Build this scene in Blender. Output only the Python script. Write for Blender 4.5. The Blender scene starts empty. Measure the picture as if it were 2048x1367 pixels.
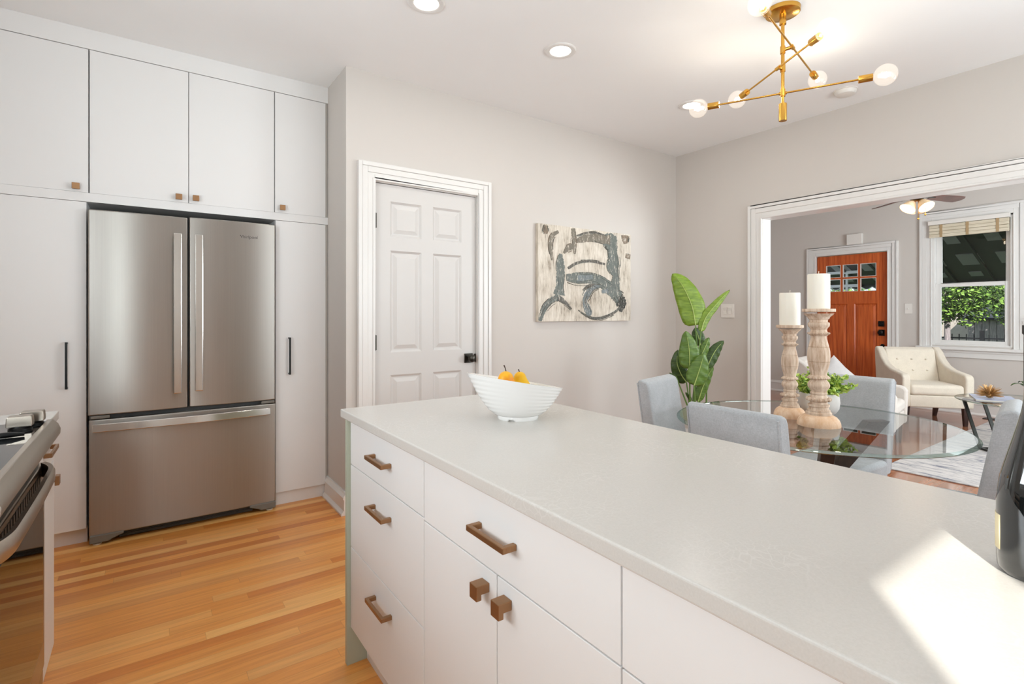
import bpy, bmesh, math, random
from math import sin, cos, pi, radians
from mathutils import Vector, Matrix

random.seed(7)
S = bpy.context.scene
COL = S.collection

# ------------------------------------------------------------------ camera
cam_d = bpy.data.cameras.new('camera')
cam = bpy.data.objects.new('camera', cam_d)
COL.objects.link(cam)
cam.location = (0, 0, 1.26)
cam.rotation_euler = (radians(90), 0, radians(-35.3))
cam_d.sensor_width = 36.0
cam_d.lens = 36.0 * 1035 / 2048
cam_d.shift_y = -57.5 / 2048
cam_d.clip_start = 0.02
S.camera = cam

# ------------------------------------------------------------------ light
S.view_settings.view_transform = 'Standard'
S.view_settings.look = 'None'
S.view_settings.exposure = 0.0
S.view_settings.gamma = 1.0
S.view_settings.use_curve_mapping = False
S.cycles.max_bounces = 10
S.cycles.diffuse_bounces = 6
S.cycles.glossy_bounces = 5
S.cycles.transparent_max_bounces = 16
S.cycles.sample_clamp_indirect = 6.0
S.cycles.caustics_reflective = False
S.cycles.caustics_refractive = False

W = bpy.data.worlds.new('daylight_sky')
S.world = W
W.use_nodes = True
_b = W.node_tree.nodes['Background']
_b.inputs['Color'].default_value = (0.75, 0.86, 1.0, 1)
_b.inputs['Strength'].default_value = 1.6

def add_light(name, kind, loc, energy, color=(1, 1, 1), size=None, size_y=None, aim=None, parent=None, spread=None):
    d = bpy.data.lights.new(name, kind)
    d.energy = energy
    d.color = color
    if kind == 'AREA':
        d.shape = 'RECTANGLE' if size_y else 'DISK'
        d.size = size
        if size_y:
            d.size_y = size_y
        if spread:
            d.spread = spread
    elif kind in ('POINT', 'SPOT') and size:
        d.shadow_soft_size = size
    o = bpy.data.objects.new(name, d)
    COL.objects.link(o)
    o.location = loc
    if aim is not None:
        o.rotation_euler = Vector(aim).to_track_quat('-Z', 'Y').to_euler()
    if parent is not None:
        o.parent = parent
        o.location = Vector(loc) - Vector(parent.location)
    return o

SUN_EL = 28.5
_h = cos(radians(SUN_EL))
sun = add_light('sun', 'SUN', (-6, -6, 6), 9.0, (1.0, 0.95, 0.87),
                aim=(0.781 * _h, 0.625 * _h, -sin(radians(SUN_EL))))
sun.data.angle = radians(0.6)
# area lamps as daylight: added unseen windows, back door glass, living room window
add_light('added_kitchen_daylight', 'AREA', (2.95, -1.06, 1.62), 62, (0.87, 0.945, 1.0), 1.9, 1.45, (0, 1, 0.5))
add_light('added_left_daylight', 'AREA', (-1.13, 1.25, 1.65), 55, (0.88, 0.945, 1.0), 1.5, 1.1, (1, 0, 0.8))
add_light('door_glass_daylight', 'AREA', (-0.606, -1.02, 1.5), 20, (0.88, 0.95, 1.0), 0.32, 0.9, (0.1, 1, 0.1))
add_light('living_room_window_daylight', 'AREA', (8.62, 1.95, 1.55), 3, (0.97, 0.985, 1.0), 0.6, 1.2, (-1, 0, -0.1))
add_light('added_side_daylight', 'AREA', (5.75, -1.06, 1.6), 172, (0.88, 0.945, 1.0), 1.6, 1.3, (0, 1, 0.5))

# ------------------------------------------------------------------ materials
def lin(c):
    return tuple(((v / 255) / 12.92 if v / 255 <= 0.04045 else ((v / 255 + 0.055) / 1.055) ** 2.4) for v in c) + (1.0,)

class NT:
    def __init__(self, name):
        self.m = bpy.data.materials.new(name)
        self.m.use_nodes = True
        self.t = self.m.node_tree
        self.p = self.t.nodes['Principled BSDF']
        self.out = self.t.nodes['Material Output']
    def n(self, typ, **kw):
        nd = self.t.nodes.new(typ)
        for k, v in kw.items():
            setattr(nd, k, v)
        return nd
    def l(self, a, b):
        self.t.links.new(a, b)
    def math(self, op, a, b=None, c=None):
        nd = self.n('ShaderNodeMath', operation=op)
        for i, v in enumerate((a, b, c)):
            if v is None:
                continue
            if isinstance(v, (int, float)):
                nd.inputs[i].default_value = v
            else:
                self.l(v, nd.inputs[i])
        return nd.outputs[0]
    def mix(self, fac, a, b):
        nd = self.n('ShaderNodeMix', data_type='RGBA')
        for sock, v in ((nd.inputs[0], fac), (nd.inputs[6], a), (nd.inputs[7], b)):
            if isinstance(v, (int, float)):
                sock.default_value = v
            elif isinstance(v, tuple):
                sock.default_value = v
            else:
                self.l(v, sock)
        return nd.outputs[2]
    def coord(self, kind='Object', scale=(1, 1, 1)):
        tc = self.n('ShaderNodeTexCoord')
        mp = self.n('ShaderNodeMapping')
        mp.inputs['Scale'].default_value = scale
        self.l(tc.outputs[kind], mp.inputs[0])
        return mp.outputs[0]
    def pos(self, scale=(1, 1, 1)):
        g = self.n('ShaderNodeNewGeometry')
        mp = self.n('ShaderNodeMapping')
        mp.inputs['Scale'].default_value = scale
        self.l(g.outputs['Position'], mp.inputs[0])
        return mp.outputs[0]
    def noise(self, vec, scale, detail=3, rough=0.55):
        nd = self.n('ShaderNodeTexNoise')
        nd.inputs['Scale'].default_value = scale
        nd.inputs['Detail'].default_value = detail
        nd.inputs['Roughness'].default_value = rough
        self.l(vec, nd.inputs['Vector'])
        return nd.outputs['Fac']
    def ramp(self, fac, stops):
        nd = self.n('ShaderNodeValToRGB')
        el = nd.color_ramp.elements
        while len(el) < len(stops):
            el.new(0.5)
        for e, (p, c) in zip(el, stops):
            e.position = p
            e.color = c
        self.l(fac, nd.inputs[0])
        return nd.outputs[0]
    def bump(self, h, strength=0.2, dist=0.002):
        nd = self.n('ShaderNodeBump')
        nd.inputs['Strength'].default_value = strength
        nd.inputs['Distance'].default_value = dist
        self.l(h, nd.inputs['Height'])
        self.l(nd.outputs[0], self.p.inputs['Normal'])
    def set(self, color=None, rough=None, metal=None, spec=None, **kw):
        if color is not None:
            if isinstance(color, tuple):
                self.p.inputs['Base Color'].default_value = color
            else:
                self.l(color, self.p.inputs['Base Color'])
        if rough is not None:
            if isinstance(rough, (int, float)):
                self.p.inputs['Roughness'].default_value = rough
            else:
                self.l(rough, self.p.inputs['Roughness'])
        if metal is not None:
            self.p.inputs['Metallic'].default_value = metal
        if spec is not None:
            self.p.inputs['Specular IOR Level'].default_value = spec
        for k, v in kw.items():
            self.p.inputs[k.replace('_', ' ')].default_value = v
        return self.m

def plain(name, rgb, rough=0.5, metal=0.0, spec=0.5, vary=0.04, nscale=6.0, bump=0.0, bscale=200.0, **kw):
    """Painted / solid surface with a faint procedural mottling."""
    n = NT(name)
    c = lin(rgb)
    v = n.coord('Object')
    f = n.noise(v, nscale, 3)
    dark = tuple(x * (1 - vary) for x in c[:3]) + (1.0,)
    lite = tuple(min(1, x * (1 + vary)) for x in c[:3]) + (1.0,)
    n.set(n.mix(f, dark, lite), rough, metal, spec, **kw)
    if bump:
        n.bump(n.noise(v, bscale, 2), bump, 0.001)
    return n.m

def emitter(name, rgb, strength):
    n = NT(name)
    e = n.n('ShaderNodeEmission')
    e.inputs['Color'].default_value = lin(rgb)
    e.inputs['Strength'].default_value = strength
    n.l(e.outputs[0], n.out.inputs[0])
    return n.m

def clear_glass(name, tint=(1, 1, 1), ior=1.5, gloss=1.0):
    n = NT(name)
    tr = n.n('ShaderNodeBsdfTransparent')
    tr.inputs[0].default_value = tuple(tint) + (1.0,)
    gl = n.n('ShaderNodeBsdfGlossy')
    gl.inputs['Roughness'].default_value = 0.0
    fr = n.n('ShaderNodeFresnel')
    fr.inputs['IOR'].default_value = ior
    g = n.n('ShaderNodeNewGeometry')
    front = n.math('SUBTRACT', 1.0, g.outputs['Backfacing'])
    fac = n.math('MINIMUM', n.math('MULTIPLY', n.math('MULTIPLY', fr.outputs[0], front), gloss), 1.0)
    mx = n.n('ShaderNodeMixShader')
    n.l(fac, mx.inputs[0]); n.l(tr.outputs[0], mx.inputs[1]); n.l(gl.outputs[0], mx.inputs[2])
    n.l(mx.outputs[0], n.out.inputs[0])
    return n.m

def plank_floor(name, cols, width=0.057, length=1.1, rough=0.3, coat=0.0, seam=0.55):
    n = NT(name)
    g = n.n('ShaderNodeNewGeometry')
    sp = n.n('ShaderNodeSeparateXYZ')
    n.l(g.outputs['Position'], sp.inputs[0])
    x, y = sp.outputs[0], sp.outputs[1]
    yr = n.math('DIVIDE', n.math('ADD', y, 10.0), width)
    row = n.math('FLOOR', yr)
    wn = n.n('ShaderNodeTexWhiteNoise', noise_dimensions='1D')
    n.l(row, wn.inputs['W'])
    xr = n.math('ADD', n.math('DIVIDE', n.math('ADD', x, 20.0), length), n.math('MULTIPLY', wn.outputs['Value'], 7.31))
    colm = n.math('FLOOR', xr)
    cb = n.n('ShaderNodeCombineXYZ')
    n.l(row, cb.inputs[0]); n.l(colm, cb.inputs[1])
    wn2 = n.n('ShaderNodeTexWhiteNoise', noise_dimensions='2D')
    n.l(cb.outputs[0], wn2.inputs['Vector'])
    base = n.ramp(wn2.outputs['Value'], [(i / (len(cols) - 1), lin(c)) for i, c in enumerate(cols)])
    # grain: stretched along the board, shifted per board
    off = n.n('ShaderNodeCombineXYZ')
    n.l(n.math('MULTIPLY', wn2.outputs['Value'], 31.0), off.inputs[2])
    add = n.n('ShaderNodeVectorMath', operation='ADD')
    sc = n.n('ShaderNodeMapping'); sc.inputs['Scale'].default_value = (1.6, 28, 1)
    n.l(g.outputs['Position'], sc.inputs[0])
    n.l(sc.outputs[0], add.inputs[0]); n.l(off.outputs[0], add.inputs[1])
    gr = n.noise(add.outputs[0], 2.2, 5, 0.65)
    g2 = n.ramp(gr, [(0.3, (0.72, 0.66, 0.6, 1)), (0.62, (1, 1, 1, 1))])
    ml = n.n('ShaderNodeMix', data_type='RGBA', blend_type='MULTIPLY')
    ml.inputs[0].default_value = 0.65
    n.l(base, ml.inputs[6]); n.l(g2, ml.inputs[7])
    fy = n.math('FRACT', yr)
    ey = n.math('MINIMUM', fy, n.math('SUBTRACT', 1.0, fy))
    fx = n.math('FRACT', xr)
    ex = n.math('MULTIPLY', n.math('MINIMUM', fx, n.math('SUBTRACT', 1.0, fx)), length / width)
    e = n.math('MINIMUM', ey, ex)
    gap = n.math('LESS_THAN', e, 0.014)
    dark = n.mix(n.math('MULTIPLY', gap, seam), ml.outputs[2], lin((70, 36, 16)))
    n.set(dark, n.math('ADD', rough, n.math('MULTIPLY', gr, 0.12)), 0.0, 0.5, Coat_Weight=coat, Coat_Roughness=0.08)
    n.bump(n.math('SUBTRACT', n.math('MULTIPLY', gr, 0.15), gap), 0.12, 0.001)
    return n.m

def wood(name, c1, c2, scale=(14, 14, 1.2), rough=0.45, nscale=3.0, spec=0.4):
    n = NT(name)
    v = n.coord('Object', scale)
    f = n.noise(v, nscale, 5, 0.62)
    n.set(n.ramp(f, [(0.32, lin(c1)), (0.66, lin(c2))]), rough, 0.0, spec)
    n.bump(f, 0.15, 0.001)
    return n.m

def fabric(name, rgb, vary=0.12, weave=420.0):
    n = NT(name)
    v = n.coord('Object')
    a = n.noise(n.coord('Object', (1, 1, 0.25)), weave, 2, 0.6)
    b = n.noise(n.coord('Object', (0.25, 0.25, 1)), weave, 2, 0.6)
    f = n.math('MULTIPLY', n.math('ADD', a, b), 0.5)
    big = n.noise(v, 14, 3)
    f2 = n.math('ADD', n.math('MULTIPLY', f, 0.75), n.math('MULTIPLY', big, 0.25))
    c = lin(rgb)
    d = tuple(x * (1 - vary * 1.6) for x in c[:3]) + (1.0,)
    e = tuple(min(1, x * (1 + vary)) for x in c[:3]) + (1.0,)
    n.set(n.ramp(f2, [(0.36, d), (0.64, e)]), 0.95, 0.0, 0.15, Sheen_Weight=0.15)
    n.bump(f, 0.25, 0.001)
    return n.m

def brushed(name, rgb, rough=0.26, direction='V', aniso=0.85, arot=0.25):
    n = NT(name)
    sc = (260, 260, 2) if direction == 'V' else (3, 260, 260) if direction == 'X' else (260, 3, 260)
    f = n.noise(n.coord('Object', sc), 1.0, 3, 0.6)
    c = lin(rgb)
    n.set(n.mix(f, tuple(x * 0.92 for x in c[:3]) + (1,), tuple(min(1, x * 1.06) for x in c[:3]) + (1,)),
          n.math('ADD', rough - 0.04, n.math('MULTIPLY', f, 0.08)), 1.0)
    if aniso and direction == 'V':
        tg = n.n('ShaderNodeTangent', direction_type='RADIAL', axis='Z')
        n.l(tg.outputs[0], n.p.inputs['Tangent'])
        n.p.inputs['Anisotropic'].default_value = aniso
        n.p.inputs['Anisotropic Rotation'].default_value = arot
    return n.m

M = {}
M['wall'] = plain('greige_wall_paint', (204, 198, 192), 0.6, spec=0.25, vary=0.012, bump=0.06, bscale=350)
M['wall_living'] = plain('shaded_wall_paint', (190, 181, 173), 0.6, spec=0.25, vary=0.012, bump=0.06, bscale=350)  # darker copy of the wall paint, dimmer living room light put in; unused
M['ceiling'] = plain('white_ceiling_paint', (242, 243, 243), 0.75, spec=0.2, vary=0.01)
M['trim'] = plain('white_gloss_trim_paint', (224, 222, 219), 0.28, spec=0.5, vary=0.01)
M['cabinet'] = plain('matt_white_cabinet_laminate', (231, 230, 229), 0.42, spec=0.4, vary=0.01)
M['cabinet_edge'] = plain('cabinet_carcass_grey', (190, 186, 178), 0.5, vary=0.02)
M['sage'] = plain('sage_green_panel', (176, 182, 164), 0.5, vary=0.02)
M['door'] = plain('white_door_paint', (208, 205, 202), 0.35, spec=0.45, vary=0.01)
M['black'] = plain('black_metal', (22, 22, 22), 0.35, 0.6, vary=0.1)
M['bronze'] = plain('dark_bronze_metal', (60, 56, 50), 0.3, 0.8, vary=0.12)
M['dark'] = plain('dark_gap_shadow_board', (52, 46, 40), 0.7, vary=0.05)
M['brass_dull'] = plain('champagne_bronze_handle', (160, 122, 88), 0.36, 0.85, vary=0.08, nscale=40)
M['steel'] = brushed('brushed_stainless', (172, 168, 162), 0.36, 'V')
M['steel_x'] = brushed('brushed_stainless_cross', (190, 186, 180), 0.22, 'X')
M['steel_y'] = brushed('brushed_stainless_range', (178, 168, 156), 0.3, 'Y')
M['chrome'] = plain('satin_steel_handle', (224, 221, 216), 0.16, 1.0, vary=0.02)
M['grey_plastic'] = plain('grey_plastic', (118, 114, 106), 0.5, vary=0.05)
M['dark_plastic'] = plain('dark_grey_grille_plastic', (58, 58, 57), 0.5, vary=0.08)
M['ink'] = plain('dark_grey_lettering', (70, 68, 66), 0.4, vary=0.0)
M['cooktop'] = plain('black_ceramic_glass', (24, 25, 26), 0.05, spec=0.6, vary=0.1)
M['oven_glass'] = plain('black_oven_glass', (12, 11, 10), 0.03, spec=0.9, vary=0.05)
M['white_ceramic'] = plain('white_glazed_ceramic', (232, 231, 229), 0.14, spec=0.5, vary=0.01)
M['white_plastic'] = plain('white_plastic', (226, 222, 216), 0.4, vary=0.01)
M['gold'] = plain('satin_gold_metal', (214, 164, 78), 0.24, 1.0, vary=0.05)
M['gold_dark'] = plain('antique_gold_spines', (196, 150, 92), 0.4, 0.6, vary=0.15)
M['fan_wood'] = wood('dark_walnut_blade', (78, 46, 38), (104, 64, 54), (3, 3, 3), 0.45)
M['beam_wood'] = wood('dark_walnut_table_leg', (46, 36, 30), (74, 56, 46), (4, 4, 4), 0.4)
M['leg_wood'] = wood('espresso_chair_leg', (44, 28, 24), (64, 42, 36), (6, 6, 2), 0.4)
M['front_door'] = wood('cherry_stained_door', (162, 66, 24), (206, 104, 48), (16, 16, 0.9), 0.35, 2.4)
M['candle_wood'] = wood('whitewashed_turned_wood', (176, 146, 120), (222, 202, 182), (30, 30, 3.5), 0.7, 2.2)
M['raw_wood'] = wood('bare_light_wood', (210, 166, 126), (232, 204, 176), (18, 18, 6), 0.65, 2.0)
M['wax'] = plain('ivory_candle_wax', (238, 233, 220), 0.45, vary=0.015, Subsurface_Weight=0.12, Subsurface_Radius=(0.02, 0.015, 0.01))
M['wick'] = plain('candle_wick', (222, 214, 196), 0.9)
M['pot'] = plain('white_concrete_planter', (214, 210, 205), 0.85, vary=0.1, nscale=30, bump=0.35, bscale=60)
M['fabric_grey'] = fabric('light_grey_linen', (178, 181, 184))
M['fabric_cream'] = fabric('cream_upholstery', (222, 212, 196), 0.07)
M['fabric_shaded'] = fabric('shaded_cream_upholstery', (206, 198, 190), 0.06)  # greyer copy of the cream upholstery, shade put into the colour
M['fabric_pillow'] = fabric('silver_grey_cushion', (186, 182, 180), 0.06)
M['dark_metal'] = plain('gunmetal_table_frame', (54, 54, 52), 0.4, 0.7, vary=0.08)
M['soil'] = plain('dark_potting_soil', (48, 36, 26), 0.95, vary=0.3, nscale=60)
M['basket'] = plain('woven_basket', (176, 148, 108), 0.85, vary=0.25, nscale=80, bump=0.5, bscale=90)
M['paper'] = plain('pale_blue_magazine_cover', (176, 186, 214), 0.25, vary=0.35, nscale=14)
M['paper_dark'] = plain('magazine_page_edges', (222, 218, 210), 0.8)
M['glass'] = clear_glass('window_glass', (0.97, 0.985, 0.98), 1.5)
M['table_glass'] = clear_glass('table_glass', (0.955, 0.97, 0.962), 1.52, 1.25)
M['bulb_glass'] = clear_glass('clear_bulb_glass', (0.99, 0.985, 0.97), 1.45)
# faint warm emission added to the clear glass for the bloom of lit bulbs
_t = M['bulb_glass'].node_tree
_e = _t.nodes.new('ShaderNodeEmission'); _e.inputs[0].default_value = lin((255, 240, 222)); _e.inputs[1].default_value = 0.2
_a = _t.nodes.new('ShaderNodeAddShader'); _o = _t.nodes['Material Output']
_t.links.new(_o.inputs[0].links[0].from_socket, _a.inputs[0]); _t.links.new(_e.outputs[0], _a.inputs[1]); _t.links.new(_a.outputs[0], _o.inputs[0])
M['lens'] = emitter('recessed_light_lens', (255, 247, 234), 9.0)
M['filament'] = emitter('glowing_filament', (255, 232, 196), 60.0)
M['floor_kitchen'] = plank_floor('honey_oak_strip_floor', [(218, 132, 54), (244, 170, 88), (232, 152, 70), (252, 192, 114), (208, 122, 48), (248, 178, 98)], rough=0.3, coat=0.15, seam=0.25)
M['floor_living'] = plank_floor('red_oak_strip_floor', [(150, 90, 58), (176, 110, 72), (162, 100, 64), (188, 124, 84)], rough=0.16, coat=0.6)

# quartz worktop: off-white with fine white and grey crackle
n = NT('white_quartz_worktop')
v = n.pos()
a = n.noise(v, 9, 6, 0.7)
warp = n.n('ShaderNodeMix', data_type='RGBA'); warp.inputs[0].default_value = 0.12
nc = n.n('ShaderNodeTexNoise'); nc.inputs['Scale'].default_value = 5.0; n.l(v, nc.inputs['Vector'])
n.l(v, warp.inputs[6]); n.l(nc.outputs['Color'], warp.inputs[7])
vo = n.n('ShaderNodeTexVoronoi', feature='DISTANCE_TO_EDGE'); vo.inputs['Scale'].default_value = 62.0
n.l(warp.outputs[2], vo.inputs['Vector'])
vein = n.ramp(vo.outputs['Distance'], [(0.0, (1, 1, 1, 1)), (0.07, (0, 0, 0, 1))])
patch = n.ramp(n.noise(v, 3.0, 2), [(0.48, (0, 0, 0, 1)), (0.70, (1, 1, 1, 1))])
sp = n.noise(v, 320, 2)
base = n.mix(sp, lin((197, 193, 187)), lin((210, 206, 201)))
base = n.mix(n.math('MULTIPLY', n.math('MULTIPLY', vein, patch), 0.30), base, lin((240, 238, 234)))
n.set(base, 0.24, 0.0, 0.5)
M['quartz'] = n.m

# rug: pale with worn dark-blue streaks
n = NT('distressed_pale_rug')
f = n.noise(n.pos((7, 1.2, 1)), 2.2, 6, 0.7)
g = n.noise(n.pos((26, 5, 1)), 3.0, 4, 0.7)
h = n.math('ADD', n.math('MULTIPLY', f, 0.65), n.math('MULTIPLY', g, 0.35))
n.set(n.ramp(h, [(0.38, lin((92, 98, 118))), (0.46, lin((180, 177, 177))), (0.55, lin((214, 209, 205))), (0.64, lin((172, 169, 170)))]), 0.95, 0, 0.1)
n.bump(n.noise(n.pos(), 500, 2), 0.4, 0.003)
M['rug'] = n.m

# leaf with faint cross veins
def leaf_mat(name, rgb, rgb2):
    n = NT(name)
    f = n.noise(n.coord('Object', (10, 10, 60)), 1.5, 3)
    n.set(n.ramp(f, [(0.35, lin(rgb)), (0.7, lin(rgb2))]), 0.4, 0, 0.4)
    n.p.inputs['Transmission Weight'].default_value = 0.0
    n.p.inputs['Subsurface Weight'].default_value = 0.08
    n.p.inputs['Subsurface Radius'].default_value = (0.01, 0.02, 0.005)
    return n.m
M['leaf0'] = leaf_mat('bright_green_leaf', (100, 128, 36), (136, 162, 56))
M['leaf1'] = leaf_mat('mid_green_leaf', (78, 106, 40), (104, 134, 56))
M['leaf2'] = leaf_mat('dark_green_leaf', (50, 72, 32), (76, 100, 46))
M['midrib'] = plain('pale_leaf_midrib', (168, 186, 104), 0.5)
M['stem'] = plain('green_leaf_stem', (98, 130, 58), 0.5, vary=0.1)
M['succ1'] = leaf_mat('lime_eucalyptus_leaf', (164, 196, 76), (214, 228, 130))
M['succ2'] = leaf_mat('green_eucalyptus_leaf', (96, 138, 62), (150, 182, 92))
M['hedge1'] = leaf_mat('hedge_leaf', (84, 122, 50), (150, 180, 84))
M['hedge2'] = leaf_mat('hedge_leaf_shade', (34, 54, 26), (80, 108, 48))

# fruit skin
n = NT('pear_skin')
f = n.noise(n.coord('Object'), 14, 3)
n.set(n.ramp(f, [(0.34, lin((226, 140, 24))), (0.62, lin((238, 190, 30)))]), 0.35, 0, 0.45)
M['pear1'] = n.m
n = NT('yellow_pear_skin')
f = n.noise(n.coord('Object'), 12, 3)
n.set(n.ramp(f, [(0.34, lin((228, 172, 16))), (0.66, lin((240, 206, 28)))]), 0.35, 0, 0.45)
M['pear2'] = n.m
M['pear_stem'] = plain('dark_fruit_stem', (58, 40, 26), 0.8)

# canvas ground
n = NT('streaked_off_white_paint')
f = n.noise(n.pos((34, 34, 5)), 2.0, 5, 0.7)
g = n.noise(n.pos((3, 3, 3)), 2.0, 4, 0.6)
h = n.math('ADD', n.math('MULTIPLY', f, 0.6), n.math('MULTIPLY', g, 0.4))
n.set(n.ramp(h, [(0.33, lin((128, 116, 102))), (0.44, lin((196, 186, 171))), (0.60, lin((224, 216, 203)))]), 0.65, 0, 0.3)
n.bump(h, 0.5, 0.004)
M['canvas'] = n.m
def stroke(name, rgb):
    n = NT(name)
    f = n.noise(n.pos((20, 20, 9)), 2.5, 5, 0.7)
    c = lin(rgb)
    g = n.noise(n.pos((60, 60, 12)), 2.5, 4, 0.7)
    body = n.ramp(f, [(0.3, tuple(x * 0.7 for x in c[:3]) + (1,)), (0.6, c), (0.75, tuple(min(1, x * 1.5 + 0.02) for x in c[:3]) + (1,))])
    dry = n.ramp(n.math('ADD', n.math('MULTIPLY', g, 0.6), n.math('MULTIPLY', f, 0.4)), [(0.555, (0, 0, 0, 1)), (0.60, (1, 1, 1, 1))])
    n.set(n.mix(dry, body, lin((206, 197, 183))), 0.5, 0, 0.4)
    n.bump(f, 0.5, 0.004)
    return n.m
STROKE_M = [stroke('taupe_brushwork', (124, 116, 102)), stroke('grey_green_brushwork', (108, 114, 108)),
            stroke('blue_grey_brushwork', (122, 130, 131)), stroke('charcoal_dry_brushwork', (96, 92, 84)),
            stroke('near_black_brushwork', (52, 52, 44)), stroke('warm_brown_brushwork', (132, 116, 98))]

# outdoors
M['grass'] = plain('garden_grass', (92, 128, 58), 0.95, vary=0.3, nscale=20)
M['porch'] = plain('porch_concrete', (128, 122, 116), 0.9, vary=0.1)
M['awning'] = plain('dark_green_awning_underside', (66, 70, 67), 0.6, vary=0.08)
M['awning_pale'] = plain('pale_awning_slats', (156, 160, 158), 0.6, vary=0.05)
M['fence_wood'] = wood('weathered_fence_boards', (112, 104, 110), (158, 148, 150), (20, 20, 2), 0.9)
M['stone'] = plain('pale_garden_wall', (158, 148, 142), 0.9, vary=0.2, nscale=8)
M['brick'] = plain('sun_block_render', (196, 182, 170), 0.9, vary=0.08)  # surface of the added sun-blocking walls
M['iron'] = plain('black_iron_fence', (34, 36, 42), 0.5, 0.4)
M['white_rail'] = plain('white_porch_rail', (232, 232, 230), 0.5)

# bottle
M['bottle'] = plain('dark_wine_glass', (14, 17, 18), 0.03, spec=0.8, vary=0.2, nscale=5, Coat_Weight=1.0, Coat_Roughness=0.02)
M['label'] = plain('cream_paper_label', (226, 212, 174), 0.6, vary=0.05)
M['foil'] = plain('dark_foil_capsule', (44, 40, 44), 0.35, 0.7)

# ------------------------------------------------------------------ mesh helpers
OFF = {}

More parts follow.
